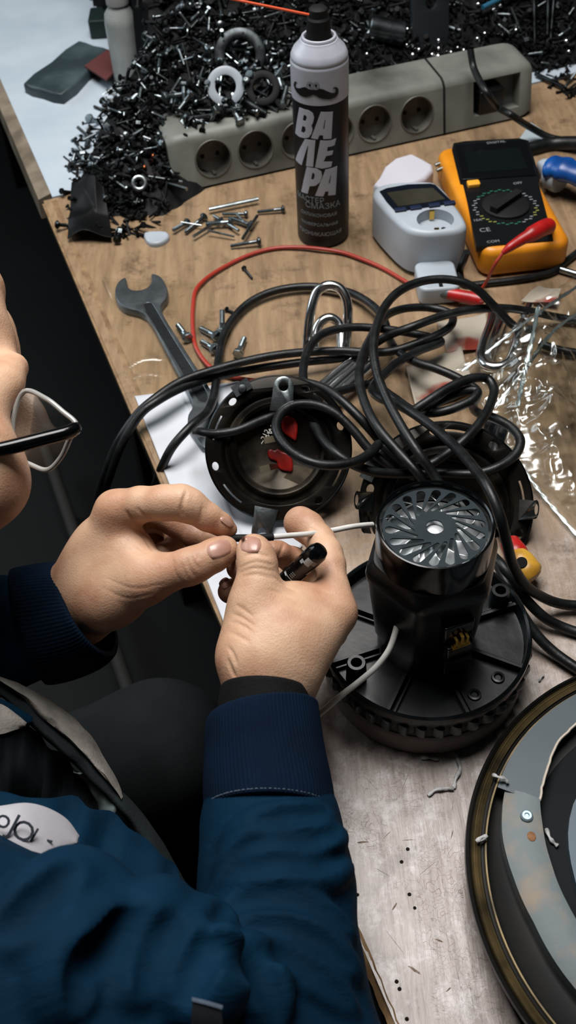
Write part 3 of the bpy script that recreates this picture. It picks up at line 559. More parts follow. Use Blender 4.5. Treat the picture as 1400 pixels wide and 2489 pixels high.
m = MB(); m.tube(np.array([T(1092, 714, .012), T(1060, 709, .012), T(1035, 704, .012)]), [.0058, .0052, .003], 16); obj('tip_guard', m, mat('probe_grey', (70, 76, 78), .4), pr, 'grey tip guard', world=True)
P = [T(1135, 612, .04), T(1128, 630, .03), T(1118, 660, .008), T(1128, 690, .004), T(1200, 686, .004), T(1290, 674, .004), T(1345, 660, .004), T(1370, 640, .004), T(1420, 600, .004)]
m = MB(); m.tube(catmull(P, 8), .0038, 10); tag(obj('black_test_lead', m, MT['black_rubber']), 'black lead running along the front of the yellow multimeter', 'test lead')
m = MB(); m.cyl(T(1362, 655, .005), T(1420, 672, .005), .0035); tag(obj('grey_rod', m, MT['steel']), 'thin grey rod at the picture edge right of the multimeter', 'rod')
# blue and white tube
t = thing('glue_tube', 'crumpled blue and white tube lying at right of the multimeter', 'tube', M4(rotz(0), T(1370, 450)))
m = MB(); m.tube(catmull([T(1312, 425, .018), T(1325, 420, .02), T(1345, 425, .021), T(1365, 432, .022)], 5), [.008, .012, .014, .015, .0155, .016, .016, .016, .017, .017, .017, .017, .018, .018, .018, .017], 20); obj('cap', m, MT['white_plastic'], t, 'white end', world=True)
m = MB(); L0 = catmull([T(1338, 408, .03), T(1360, 408, .034), T(1390, 418, .034), T(1430, 430, .03)], 6); m.tube(L0, .017+.0012*np.sin(np.arange(len(L0))*.9), 18, flat=.7); obj('tube_body', m, mat('tube_blue', (10, 78, 152), .35, 0, (8, 56, 118), 40), t, 'blue crumpled body', world=True, smooth=60)
m = MB(); P = np.array([T(*p)[:2] for p in [(1262, 340), (1290, 300), (1335, 330), (1345, 348), (1300, 372), (1278, 372)]]); m.prism(P, TZ+.0005, TZ+.0015); tag(obj('paper_scrap', m, mat('paper_blue', (150, 162, 168), .7), smooth=0), 'pale folded paper scrap behind the multimeter corner', 'paper')
# ------------------------------------------------------------------ wrench
WO = [(303, 676), (306, 690), (313, 702), (328, 707), (350, 704), (364, 695), (371, 682), (370, 667), (385, 671), (399, 688), (405, 706), (402, 724), (391, 738), (389, 750), (400, 775), (430, 823), (470, 885), (498, 927), (510, 948), (524, 965), (530, 990), (528, 1020), (520, 1055), (510, 1082), (498, 1087), (484, 1072), (468, 1050), (459, 1030), (460, 1008), (470, 990), (466, 968), (440, 915), (400, 838), (368, 778), (356, 764), (335, 754), (308, 747), (290, 734), (282, 716), (283, 698), (291, 684)]
WR = [(349, 742), (357, 735), (369, 736), (376, 745), (410, 802), (460, 882), (500, 945), (506, 962), (500, 978), (486, 976), (474, 962), (440, 900), (395, 825)]
hW = .0095
wo2 = np.array([T(x, y, hW)[:2] for x, y in WO]); wr2 = np.array([T(x, y, hW)[:2] for x, y in WR]); wc2 = wo2.mean(0)
wro = thing('spanner', 'big dark open-ended spanner lying on the bench near its left edge', 'spanner', M4(rotz(0), (*wc2, TZ)))
WST = mat('forged_steel', (112, 119, 123), .36, .8, (80, 86, 90), 45, .35, .7, bump=.15, bs=160)
sm = lambda P, n=3: catmull(np.c_[P, np.zeros(len(P))], n, True)[:, :2]
v, f = shape2d([sm(wo2-wc2)], .0028, .0012, 2); v = v+np.array([0, 0, .0040]); m = MB(); m.add(v, f)
v, f = shape2d([sm(wo2-wc2)*.0+sm(wo2-wc2), sm(wr2-wc2)], .0004, .0008, 2); m.add(v+np.array([0, 0, .0085]), f); obj('spanner_body', m, WST, wro, smooth=40)
v, f = shape2d([sm(wr2-wc2)], .0002); obj('recess_panel', (v+np.array([0, 0, .0087]), f), mat('recess_black', (20, 25, 28), .55, 0, (13, 16, 18), 80, bump=.3, bs=300), wro, 'blackened recessed panel', smooth=0)
# ------------------------------------------------------------------ loose bolts and screws on the bench
def bolt_mesh(L=.02, r=.003, hr=.0058, hh=.0042, hexa=True):
    m = MB(); n = 16; P = [(r*.6, 0), (r, .001)]
    for z in np.arange(.0015, L*.7, .0011): P += [(r*.84, z), (r, z+.0005)]
    P += [(r, L*.72), (r, L)]; m.lathe(P, n)
    if hexa: m.lathe([(hr*.96, L), (hr, L+.0006), (hr, L+hh-.0008), (hr*.85, L+hh)], 6); m.lathe([(hr*.86, L+hh-.0001), (hr*.8, L+hh+.0003), (.0005, L+hh+.0003)], 20)
    else: m.lathe([(r, L-.001), (hr, L+.0008), (hr*.95, L+.0020), (hr*.55, L+.003), (hr*.2, L+.003), (hr*.15, L+.0018), (.0004, L+.0018)], 20)
    return m
def lay(a, b, z): # frame with +z from tip a to head b
    d = unit(b-a); return M4(frame(d), a)
def place_bolt(tip, head, h0, h1, label, name='hex_bolt', m=MT['zinc'], hexa=True, r=.003, hr=.0058, cat='bolt', grp=None):
    a, b = T(*tip, h0), T(*head, h1); L = np.linalg.norm(b-a); t = thing(name, label, cat, lay(a, b, 0), grp); mb = bolt_mesh(L, r, hr, .0042 if hexa else .003, hexa); obj('bolt_body' if hexa else 'screw_body', mb, m, t); return t
place_bolt((432, 790), (454, 818), .004, .006, 'zinc hex bolt half hidden by the spanner shaft')
place_bolt((486, 798), (522, 815), .004, .006, 'zinc hex bolt beside the red wire, upper of the two lying together')
place_bolt((489, 830), (518, 846), .004, .006, 'zinc hex bolt lying against the black cable, lower of two together')
place_bolt((540, 752), (540, 798), .022, .006, 'zinc hex bolt with its thread pointing up away from the others')
place_bolt((594, 822), (580, 856), .004, .006, 'zinc hex bolt lying alone right of the black cable')
place_bolt((613, 677), (594, 653), .002, .003, 'small black screw lying inside the red wire loop', 'black_screw', MT['darksteel'], False, .0014, .003, 'screw')
place_bolt((576, 764), (553, 753), .002, .003, 'small black screw beside the upright bolt thread', 'black_screw', MT['darksteel'], False, .0014, .003, 'screw')
# ------------------------------------------------------------------ paper sheet
def vnoise(P, seed=0):
    P = np.asarray(P, float); i = np.floor(P).astype(int); f = P-i; f = f*f*(3-2*f); out = 0
    for dx in (0, 1):
        for dy in (0, 1):
            for dz in (0, 1):
                h = (i[..., 0]+dx)*374761393+(i[..., 1]+dy)*668265263+(i[..., 2]+dz)*1274126177+seed*1013
                h = (h ^ (h >> 13))*1274126177 & 0x7fffffff; h = ((h ^ (h >> 16)) & 0xffff)/65535.
                out = out+h*(f[..., 0] if dx else 1-f[..., 0])*(f[..., 1] if dy else 1-f[..., 1])*(f[..., 2] if dz else 1-f[..., 2])
    return out
def sheet(name, quad, nu, nv, hf, m, parent=None, thick=.0003, keep=None, label=None):
    a, b, c, d = [np.asarray(q, float) for q in quad]; g = []
    for i in range(nv+1):
        for j in range(nu+1):
            s, t = j/nu, i/nv; p = (1-t)*((1-s)*a+s*b)+t*((1-s)*d+s*c); g.append((s, t, p))
    V = np.array([p for s, t, p in g]); S = np.array([(s, t) for s, t, p in g]); V[:, 2] += hf(S[:, 0], S[:, 1], V)
    F = [(i*(nu+1)+j, i*(nu+1)+j+1, (i+1)*(nu+1)+j+1, (i+1)*(nu+1)+j) for i in range(nv) for j in range(nu) if keep is None or keep((j+.5)/nu, (i+.5)/nv)]
    n = len(V); 
    if thick:
        used = {}; 
        for q in F:
            for e in zip(q, q[1:]+q[:1]): used[e] = 1
        F2 = [tuple(i+n for i in q[::-1]) for q in F]+[(e[1], e[0], e[0]+n, e[1]+n) for e in used if (e[1], e[0]) not in used]
        V = np.vstack([V, V-[0, 0, thick]]); F = F+F2
    return obj(name, (V, F), m, parent, label, world=parent is not None, smooth=180)
PAP = mat('white_paper', (196, 200, 206), .6, 0, (168, 172, 178), 9, .4, .75, bump=.1, bs=40)
def paper_h(s, t, V):
    x = V[:, 0]*30; z = .0015+.0012*vnoise(np.stack([V[:, 0]*25, V[:, 1]*25, x*0], -1), 3)
    return z+.0015*np.exp(-((s-.42-.03*t)/.012)**2)
q = [T(328, 966), T(585, 930), T(735, 1330), T(556, 1546)]
tag(sheet('paper_sheet', q, 60, 60, paper_h, PAP), 'creased white paper sheet along the bench edge under the heating plate', 'paper')
# ------------------------------------------------------------------ clear film
def film_mat(name, tint, base, rough, bump=0, k=1.3):
    M = bpy.data.materials.new(name); M.use_nodes = True; N = M.node_tree.nodes; L = M.node_tree.links; N.remove(N['Principled BSDF'])
    t = N.new('ShaderNodeBsdfTransparent'); t.inputs[0].default_value = tint; g = N.new('ShaderNodeBsdfGlossy'); g.inputs['Roughness'].default_value = rough; g.inputs[0].default_value = (.95, 1, 1, 1)
    fr = N.new('ShaderNodeFresnel'); fr.inputs[0].default_value = 1.5; ad = N.new('ShaderNodeMath'); ad.operation = 'MULTIPLY_ADD'; L.new(fr.outputs[0], ad.inputs[0]); ad.inputs[1].default_value = k; ad.inputs[2].default_value = base; ad.use_clamp = True
    mx = N.new('ShaderNodeMixShader'); L.new(ad.outputs[0], mx.inputs[0]); L.new(t.outputs[0], mx.inputs[1]); L.new(g.outputs[0], mx.inputs[2]); L.new(mx.outputs[0], N['Material Output'].inputs[0])
    if bump:
        tc = N.new('ShaderNodeTexCoord'); n = N.new('ShaderNodeTexNoise'); n.inputs['Scale'].default_value = 90; n.inputs['Detail'].default_value = 5; L.new(tc.outputs['Object'], n.inputs['Vector'])
        b = N.new('ShaderNodeBump'); b.inputs['Strength'].default_value = bump; b.inputs['Distance'].default_value = .003; L.new(n.outputs['Fac'], b.inputs['Height']); L.new(b.outputs['Normal'], g.inputs['Normal']); L.new(b.outputs['Normal'], fr.inputs['Normal'])
    return M
FILM = film_mat('clear_film', (.97, .985, .98, 1), .0, .12)
def ridged(P, sc, seed): return 1-np.abs(2*vnoise(P*sc, seed)-1)
q = [T(246, 682), T(505, 690), T(560, 925), T(335, 962)]
def film_h(s, t, V):
    return .0022+.0016*vnoise(V*np.array([22, 22, 0]), 5)+.002*np.exp(-((s-.04-.10*t)/.02)**2)*np.clip(1.6-t*4,0,1)+.0018*np.exp(-((t-.74+.10*(s-.5)+.03*np.sin(s*9))/.016)**2)*np.clip(2.2-s*4,0,1)+.0014*np.exp(-((t-.88+.02*np.sin(s*12))/.014)**2)*np.clip(2-s*4,0,1)
tag(sheet('plastic_film', q, 90, 90, film_h, FILM, thick=0), 'thin clear plastic film lying flat under the spanner', 'plastic film')
BAG = film_mat('bag_film', (.955, .97, .968, 1), .04, .20, .15)
def crump(s, t, V):
    w = np.exp(-((s-.38-.15*t)/.30)**2)*np.exp(-((t-.40)/.34)**2)
    P = np.stack([V[:, 0], V[:, 1], V[:, 0]*0], -1)
    n = ridged(P+.02*vnoise(P*40, 2)[:, None], 24, 11)+.6*ridged(P, 55, 12)+.3*ridged(P, 120, 13)
    return .006+.020*w+(.004+.016*w)*(n-.6)+.012*np.exp(-((t-.05)/.08)**2)*s
q = [T(1105, 912), T(1440, 668), T(1470, 1350), T(1262, 1150)]
FOLD = film_mat('bag_fold', (.9, .93, .93, 1), .25, .18)
bag = thing('plastic_bag', 'crumpled clear plastic bag with bright glints at the right edge of the bench', 'plastic bag', M4(rotz(0), T(1300, 1000)))
sheet('bag_film', q, 150, 150, crump, BAG, bag, thick=0)
q = [T(1120, 920), T(1440, 700), T(1450, 1330), T(1255, 1140)]
for hp in ([T(1425, 682, .03), T(1330, 745, .035), T(1250, 802, .03), T(1180, 858, .02), T(1108, 912, .006)], [T(1192, 1005, .012), T(1230, 1078, .010), T(1290, 1165, .006), T(1350, 1240, .005), T(1420, 1320, .004)], [T(1310, 742, .05), T(1292, 830, .045), T(1275, 905, .035), T(1258, 985, .03)], [T(1440, 740, .03), T(1350, 800, .03), T(1270, 905, .03), T(1200, 990, .014)]):
    mb = MB(); P = catmull(hp, 10); mb.tube(P, .0012+.0012*np.abs(np.sin(np.arange(len(P))*.9)), 8, flat=.35); obj('bag_fold', mb, FOLD, bag, 'shiny folded edge', world=True)
sheet('under_film', q, 60, 60, lambda s, t, V: .002+.003*vnoise(V*np.array([30, 30, 0]), 8), FILM, bag, thick=0, label='lower layer of the bag')
# ------------------------------------------------------------------ printed scraps under the cables
SCR = mat('printed_scrap', (150, 142, 128), .65, 0, (128, 44, 28), 16, .53, .6, bump=.1, bs=50, detail=3)
for q, lb, sd in (([T(985, 905), T(1120, 855), T(1150, 960), T(1010, 1010)], 'crumpled red and cream printed scrap under the middle of the cable tangle', 1), ([T(1060, 790), T(1180, 770), T(1190, 850), T(1085, 870)], 'red and cream printed scrap beneath the upper cables left of the bent heater tube', 2), ([T(1265, 740), T(1310, 700), T(1362, 715), T(1350, 755)], 'small cream and red folded scrap behind the plastic bag', 3)):
    tag(sheet('printed_scrap', q, 30, 30, lambda s, t, V, sd=sd: .002+.010*vnoise(V*np.array([35, 35, 0]), sd), SCR), lb, 'paper scrap')
# ------------------------------------------------------------------ bent heater tubes
def heater(label, paths, r=.0048):
    Q = [catmull([T(*p) for p in P], 8) for P in paths]; t = thing('heater_tube', label, 'heater tube', M4(rotz(0), Q[0].mean(0)*[1, 1, 0]+[0, 0, TZ]))
    for P in Q:
        m = MB(); m.tube(P, r, 18); obj('bent_tube', m, MT['chrome'], t, world=True)
    return t
heater('bent chrome heater tube standing as a loop above the black cables', [[(744, 850, .006), (748, 812, .02), (757, 750, .04), (772, 708, .052), (796, 694, .057), (824, 700, .055), (842, 728, .047), (846, 780, .03), (842, 850, .006)], [(764, 850, .006), (770, 800, .018), (785, 778, .024), (805, 773, .025), (824, 788, .02), (830, 850, .006)]])
heater('bent chrome heater tube with a U end poking out of the plastic bag', [[(1202, 745, .008), (1192, 790, .012), (1172, 845, .016), (1170, 872, .018), (1185, 890, .019), (1212, 893, .02), (1236, 882, .021), (1252, 850, .022), (1262, 810, .022), (1285, 745, .02)], [(1225, 760, .008), (1205, 815, .010), (1190, 860, .011), (1180, 900, .010)]], .0052)
heater('three straight chrome heater tubes lying under the left side of the cable tangle', [[(890, 872, .012), (830, 925, .012), (762, 985, .012)], [(912, 880, .014), (850, 935, .014), (790, 992, .014)], [(868, 868, .010), (810, 915, .010), (745, 968, .010)]], .005)
heater('short bundle of chrome tubes standing behind the second heating plate', [[(1195, 1030, .03), (1185, 1060, .03), (1172, 1098, .03)], [(1222, 1040, .03), (1212, 1072, .03), (1198, 1110, .03)], [(1178, 1020, .024), (1166, 1050, .024), (1152, 1085, .024)]], .0072)
m = MB(); P = [T(930, 895, .022), T(860, 935, .022), T(815, 985, .022), T(850, 1000, .018)]; m.rings([np.array([P[0]+[0, 0, .0], P[0]+[.012, .012, 0], P[0]+[.012, .012, .0012], P[0]+[0, 0, .0012]]), np.array([P[2], P[2]+[.014, .012, 0], P[2]+[.014, .012, .0012], P[2]+[0, 0, .0012]])])
tag(obj('metal_strip', m, MT['chrome']), 'bright flat metal strip lying slanted between the heating plate and the tangle', 'metal strip')
# ------------------------------------------------------------------ cables
def cord(label, pts, r=.0041, name='power_cable'):
    P = catmull([T(x, y, h/1000) for x, y, h in pts], 9); m = MB(); m.tube(P, r, 12)
    return tag(obj(name, m, MT['black_rubber'], smooth=180), label, 'cable', None)
A1 = [(205, 1330, -420), (228, 1245, -160), (252, 1165, -40), (285, 1078, 0), (335, 1005, 18), (372, 972, 24), (440, 927, 26), (540, 893, 26), (650, 867, 26), (740, 856, 24), (830, 853, 22), (890, 856, 22), (950, 854, 26), (1025, 830, 30), (1080, 805, 30), (1100, 784, 28), (1094, 762, 26), (1050, 749, 26), (1000, 748, 30), (958, 757, 36), (926, 778, 44), (903, 818, 52), (882, 862, 58), (873, 915, 62), (884, 972, 64), (915, 1035, 66), (965, 1095, 62), (1015, 1150, 56), (1050, 1200, 40), (1120, 1300, 30), (1190, 1345, 36), (1228, 1385, 40), (1268, 1445, 26), (1325, 1502, 12), (1372, 1526, 6), (1440, 1548, 5)]
cord('black power cable from the bench edge through the big loop, leaving between two others', A1)
A2 = [(214, 1345, -420), (240, 1250, -160), (262, 1170, -40), (297, 1078, 2), (345, 1003, 22), (382, 975, 26), (448, 940, 22), (530, 914, 16), (620, 897, 14), (740, 880, 14), (850, 866, 13), (900, 842, 22), (945, 815, 38), (1000, 795, 46), (1075, 768, 46), (1150, 752, 42), (1225, 749, 34), (1290, 757, 22), (1350, 770, 10), (1440, 785, 6)]
cord('black power cable running from the bench edge right across under the plastic bag', A2)
B = [(350, 1330, -420), (366, 1240, -160), (378, 1180, -30), (395, 1132, 4), (420, 1085, 22), (464, 1036, 30), (500, 1006, 24), (518, 970, 16), (525, 925, 14), (530, 880, 10), (540, 825, 8), (562, 780, 7), (605, 736, 7), (655, 711, 8), (710, 699, 8), (770, 697, 8), (850, 711, 10), (905, 742, 14), (935, 780, 18), (945, 820, 18), (965, 852, 24), (1010, 880, 30), (1060, 896, 32), (1115, 920, 30), (1160, 950, 24), (1150, 985, 28), (1165, 1005, 44), (1205, 1018, 50), (1245, 1042, 52), (1265, 1073, 52), (1250, 1108, 50), (1205, 1138, 48), (1150, 1152, 44), (1060, 1150, 40), (975, 1152, 44), (905, 1146, 52), (855, 1127, 58), (820, 1105, 62), (785, 1070, 60), (758, 1020, 56), (747, 978, 54), (738, 930, 52), (738, 890, 50), (752, 845, 46), (785, 811, 42), (850, 796, 38), (925, 799, 34), (1000, 810, 30), (1060, 824, 26), (1072, 830, 24), (1020, 852, 30), (972, 878, 40), (932, 912, 48), (905, 945, 54), (925, 968, 62), (970, 985, 70), (1030, 1022, 78), (1100, 1080, 90), (1150, 1135, 104), (1188, 1190, 112), (1215, 1255, 104), (1232, 1320, 84), (1246, 1372, 62), (1275, 1420, 40), (1320, 1452, 20), (1365, 1468, 10), (1440, 1474, 6)]
cord('longest black power cable, hanging off the bench and running past the motor cap', B)
Dc = [(478, 1052, 36), (486, 1050, 52), (500, 1052, 58), (521, 1055, 60), (575, 1047, 62), (635, 1022, 62), (690, 1002, 60), (745, 978, 46), (800, 958, 40), (860, 942, 34), (905, 935, 30), (955, 965, 34), (1010, 1000, 44), (1060, 1003, 52), (1110, 990, 56), (1152, 968, 58), (1160, 952, 58), (1138, 948, 58), (1085, 968, 56), (1030, 995, 54), (1005, 1000, 60), (1040, 975, 66), (1100, 938, 68), (1150, 919, 66), (1185, 921, 62), (1200, 943, 60), (1195, 975, 62), (1172, 1020, 66), (1130, 1068, 66), (1085, 1104, 60), (1040, 1130, 56), (985, 1125, 54), (925, 1080, 58), (905, 1098, 64), (865, 1122, 70), (805, 1131, 74), (755, 1123, 76), (710, 1099, 76), (680, 1066, 76), (671, 1035, 76), (684, 1003, 76), (715, 985, 76), (765, 984, 74), (812, 1003, 70), (855, 1042, 62), (905, 1100, 50), (960, 1140, 40), (1010, 1160, 34)]
cord('black power cable with a free end, curled into a ring above the red sealant', Dc)
G2 = [(1290, 800, 12), (1255, 795, 20), (1225, 770, 34), (1195, 738, 48), (1165, 708, 60), (1130, 688, 68), (1085, 679, 72), (1040, 681, 74), (995, 694, 76), (958, 718, 78), (930, 755, 80), (914, 800, 82), (908, 850, 82), (916, 905, 80), (938, 965, 78), (972, 1030, 76), (1015, 1098, 72), (1055, 1155, 60), (1100, 1230, 44), (1180, 1330, 30), (1214, 1380, 36), (1245, 1450, 30), (1290, 1525, 18), (1340, 1580, 10), (1440, 1650, 6)]
cord('black power cable forming the tallest arch over the power meter plug', G2)
P_ = [(700, 925, 60), (742, 930, 62), (790, 945, 64), (835, 978, 64), (880, 1022, 58), (915, 1062, 46), (950, 1105, 32), (990, 1145, 20)]
cord('short black cable crossing the upper rim of the heating plate with red sealant', P_)
cord('black cable disappearing under the plastic bag at the right edge', [(1310, 835, 10), (1350, 848, 8), (1390, 856, 7), (1450, 862, 6)])
# ------------------------------------------------------------------ round drum lid
DC = np.array([.254, .2449]); DM = M4(rotz(0), (*DC, TZ))
drum = thing('drum_lid', 'large round lid with brass-coloured banded rim and grey inner plates', 'drum lid', DM)
RIMK = mat('rim_black', (6, 6, 6), .35, 0, (14, 13, 11), 50, spec=.35); BRZ = mat('aged_brass', (104, 90, 60), .42, .6, (52, 45, 30), 40, .35, .7, rv=.08)
GRP2 = mat('grey_plate', (60, 74, 80), .42, .1, (49, 62, 68), 14, .35, .7, bump=.04, bs=80); RST = mat('weathered_zinc', (84, 95, 98), .55, .15, (116, 105, 90), 45, .48, .72, bump=.15, bs=120)
m = MB(); m.lathe([(.120, .001), (.1460, .001), (.1500, .004), (.1592, .026), (.1588, .0295), (.1570, .0305), (.1556, .0290), (.1555, .026), (.1490, .0255), (.1488, .0280), (.1476, .0285), (.1464, .028), (.1462, .020), (.1400, .018), (.120, .017)], 160, closed=True); obj('rim_body', m, RIMK, drum, 'black rim')
m = MB(); m.lathe([(.1553, .0262), (.1552, .0290), (.1545, .0300), (.1536, .0292), (.1530, .0296), (.1522, .0288), (.1515, .0296), (.1504, .0290), (.1494, .0286), (.1492, .0262)], 160, closed=True); obj('brass_band', m, BRZ, drum, 'worn brass band')
m = MB(); m.lathe([(.1470, .0282), (.1466, .0292), (.1456, .0292), (.1450, .0270), (.1464, .0262)], 160, closed=True); obj('inner_band', m, BRZ, drum, 'thin inner brass band')
def sector(name, ro, ri, a0, a1, z0, z1, m, lab, zmid=None, n=60):
    A = np.radians(np.linspace(a0, a1, n)); L = []
    for a in A:
        d = math.degrees(a); o, i = np.interp(d, *ro), np.interp(d, *ri); c, s = math.cos(a), math.sin(a); mid = (o*.45+i*.55)
        L.append(np.array([(o*c, o*s, z0), (o*c, o*s, z1-(.004 if zmid else 0)), (mid*c, mid*s, z1), (i*c, i*s, z1-(.0005 if zmid else 0)), (i*c, i*s, z0)]))
    mb = MB(); mb.rings(L); return obj(name, mb, m, drum, lab, smooth=25)
m = MB(); m.lathe([(.0005, .012), (.146, .012), (.146, .017), (.0005, .017)], 120); obj('back_plate', m, mat('deep_black', (6, 10, 13), .6, 0, (11, 16, 20), 20, spec=.12), drum, 'dark recessed back plate')
po = ([60, 113, 137, 158], [.1462, .1462, .1458, .1448]); pi_ = ([60, 121, 130, 141, 152], [.130, .128, .1267, .1213, .1172])
sector('upper_plate', po, pi_, 60, 152.5, .017, .0295, GRP2, 'smooth grey plate')
e_ = MB(); A = np.radians(np.linspace(60, 152, 60)); e_.tube(np.array([(np.interp(math.degrees(a), *pi_)*math.cos(a), np.interp(math.degrees(a), *pi_)*math.sin(a), .0297) for a in A])*1.0+.0003*rng.standard_normal((60, 3)), .0009, 6); obj('chipped_edge', e_, mat('chip_white', (190, 180, 166), .7), drum, 'pale chipped edge of the grey plate')
ao_ = ([151, 165, 177, 190, 209, 300], [.1405, .1361, .1298, .1247, .1229, .122]); ai_ = ([151, 160, 173, 187, 193, 300], [.1177, .1121, .1061, .1019, .1006, .1])
sector('arc_flange', ao_, ai_, 151.5, 300, .017, .0315, RST, 'weathered pale flange with rust marks', True)
io_ = ([0, 120, 144, 156, 169, 176, 200, 360], [.098, .098, .0976, .0959, .093, .0916, .091, .098]); ii_ = ([0, 360], [.03, .03])
sector('inner_disc', io_, ii_, 0, 360, .017, .024, mat('inner_grey', (80, 97, 108), .45, .1, (70, 85, 95), 12), 'pale blue-grey inner disc')
q = T(1280, 1984, .0315); m = MB(); m.lathe([(.0042, 0), (.0040, .0012), (.0030, .002), (.0016, .002), (.0012, .0012), (.0004, .0012)], 20, M4(np.eye(3), q)); obj('pan_head_screw', m, mat('screw_blue', (150, 170, 182), .4, .6), drum, 'cross-head screw', world=True)
q = T(1292, 2033, .0315); m = MB(); m.sphere(q, (.0028, .0034, .0005), 16); obj('rust_spot', m, mat('rust', (138, 98, 62), .8, 0, (112, 74, 44), 300), drum, 'orange rust spot', world=True)
# ------------------------------------------------------------------ small things round the motor
t = thing('screwdriver', 'yellow screwdriver handle with red collar poking out right of the motor', 'screwdriver', M4(rotz(0), T(1275, 1385)))
YH = mat('yellow_handle', (196, 150, 52), .4, 0, (150, 104, 30), 60); m = MB(); P = catmull([T(1295, 1412, .012), T(1285, 1398, .014), T(1272, 1378, .015), T(1262, 1362, .016), T(1256, 1350, .016)], 5)
m.tube(P, np.interp(np.linspace(0, 1, len(P)), [0, .08, .3, .7, 1], [.003, .009, .0125, .0115, .009]), 20); obj('handle', m, YH, t, 'yellow plastic handle', world=True)
m = MB(); m.lathe([(.0044, .0), (.004, .0012), (.002, .0012)], 18, M4(frame(unit(CAMP-T(1270, 1370, .02))), T(1268, 1367, .0275))); obj('hang_hole', m, MT['matt_black'], t, 'hanging hole', world=True)
m = MB(); m.tube(catmull([T(1258, 1352, .016), T(1248, 1335, .016), T(1238, 1318, .016)], 4), [.0092, .0098, .0098, .0096, .0092, .009, .0088, .0085, .008], 18); obj('collar', m, RED, t, 'red collar', world=True)
m = MB(); m.cyl(T(1240, 1320, .016), T(1195, 1250, .010), .003); obj('blade', m, MT['steel'], t, world=True)
OFF = mat('offcut', (176, 178, 178), .5, 0, (120, 120, 118), 150)
def offcut(pts, label, r=.0012, m=OFF, grp='wire offcuts near the drum lid'):
    P = catmull([T(x, y, h/1000) for x, y, h in pts], 5); mb = MB(); mb.tube(P, r*(1+.3*np.sin(np.arange(len(P)))), 8, flat=.6); return tag(obj('wire_offcut', mb, m), label, 'wire offcut')
offcut([(1040, 1933, 1.5), (1058, 1920, 2.5), (1080, 1916, 3), (1103, 1916, 2)], 'grey wire offcut lying flat below the motor, left end of a bent pair')
offcut([(1103, 1916, 1.5), (1107, 1895, 2.5), (1118, 1868, 3), (1112, 1845, 2), (1108, 1835, 1.5)], 'curved grey wire offcut rising from the bent pair toward the motor ring')
offcut([(1024, 1842, 1.5), (1045, 1842, 2), (1066, 1846, 1.5)], 'small pale shaving touching the front of the motor ring')
offcut([(1198, 1882, 32), (1210, 1888, 34), (1228, 1893, 33), (1235, 1902, 32)], 'pale curled shaving on the inner edge of the drum rim')
offcut([(1158, 2046, 32), (1172, 2034, 33), (1184, 2034, 33), (1175, 2042, 32), (1160, 2047, 32)], 'pale folded shaving on the left of the drum rim')
offcut([(1328, 2014, 19), (1336, 2035, 20), (1346, 2048, 19), (1356, 2056, 19)], 'pale shaving on the dark part inside the drum lid')
offcut([(1310, 1655, 1.5), (1316, 1645, 3), (1322, 1640, 1.5)], 'tiny tuft of wire between the motor and the drum rim', .0007)
# knife marks, screw holes and gouges in the bench
HOLE = mat('hole_black', (16, 12, 10), .9)
for i, (x, y) in enumerate(((991, 2064), (976, 2095), (995, 2174), (964, 2386), (971, 2404), (989, 2477), (869, 2175), (1008, 2207))):
    q = T(x, y); m = MB(); m.lathe([(.0013 if i < 6 else .0009, 0), (.0011, .0002), (.0004, .0002)], 12, M4(np.eye(3), q)); obj('screw_hole', m, HOLE, bench, 'old screw hole', world=True)
GOU = mat('gouge', (92, 76, 62), .8, 0, (132, 118, 104), 400)
for i, (x, y, L, w, a) in enumerate(((880, 2047, .010, .0035, 0), (1098, 2030, .008, .002, 1.2), (990, 2042, .009, .0012, 0), (960, 2202, .007, .0028, .9), (1008, 2358, .010, .0040, -.7), (1066, 2286, .007, .003, -.5), (1090, 2405, .006, .002, .6), (940, 2030, .010, .0009, .7), (985, 1900, .022, .0006, 1.1), (1040, 2110, .018, .0006, .6), (960, 2290, .024, .0006, -1.0), (1100, 1960, .012, .0007, 1.3), (930, 2120, .016, .0006, -.6))):
    q = T(x, y); m = MB(); m.sphere((0, 0, 0), (L/2.6, w/5.5, .0003), 12, R=rotz(a)); m.v = [v*(1+.25*rng.standard_normal((len(v), 1)))*[1, 1, .4]+q for v in m.v]; obj('gouge', m, GOU, bench, 'gouge in the worn top', world=True)
# ------------------------------------------------------------------ things on the grey table
LEA = mat('black_leather', (40, 52, 55), .45, 0, (68, 82, 86), 14, .45, .7, bump=.15, bs=120)
m = MB(); P = np.array([T(x, y, .016)[:2] for x, y in [(52, 204), (190, 98), (268, 120), (150, 228)]]); m.prism(sm(np.array([P[0]*.97+P[1]*.03, P[0]*.5+P[1]*.5, P[1], P[1]*.5+P[2]*.5, P[2], P[2]*.5+P[3]*.5, P[3], P[3]*.5+P[0]*.5]), 2), TZ+.001, TZ+.016, .004)
tag(obj('wallet', m, LEA, smooth=50), 'black leather wallet lying on the pale grey table', 'wallet')
m = MB(); P = np.array([T(x, y, .02)[:2] for x, y in [(205, 158), (262, 118), (300, 150), (258, 192)]]); m.prism(P, TZ+.0165, TZ+.0195, .0006); tag(obj('red_card', m, mat('red_card', (82, 40, 38), .6)), 'small dark red card resting against the black wallet', 'card')
q = T(318, 205)
bo = thing('spray_bottle', 'milky plastic bottle with grey cap standing behind the left of the screw heap', 'bottle', M4(rotz(0), q))
CLR = mat('milky_plastic', (150, 154, 152), .3, 0, (128, 132, 131), 25)
m = MB(); m.lathe([(.019, 0), (.021, .003), (.0215, .01), (.0215, .085), (.020, .097), (.0135, .106), (.0125, .112)], 40, caps=False); obj('bottle_body', m, CLR, bo, 'milky body')
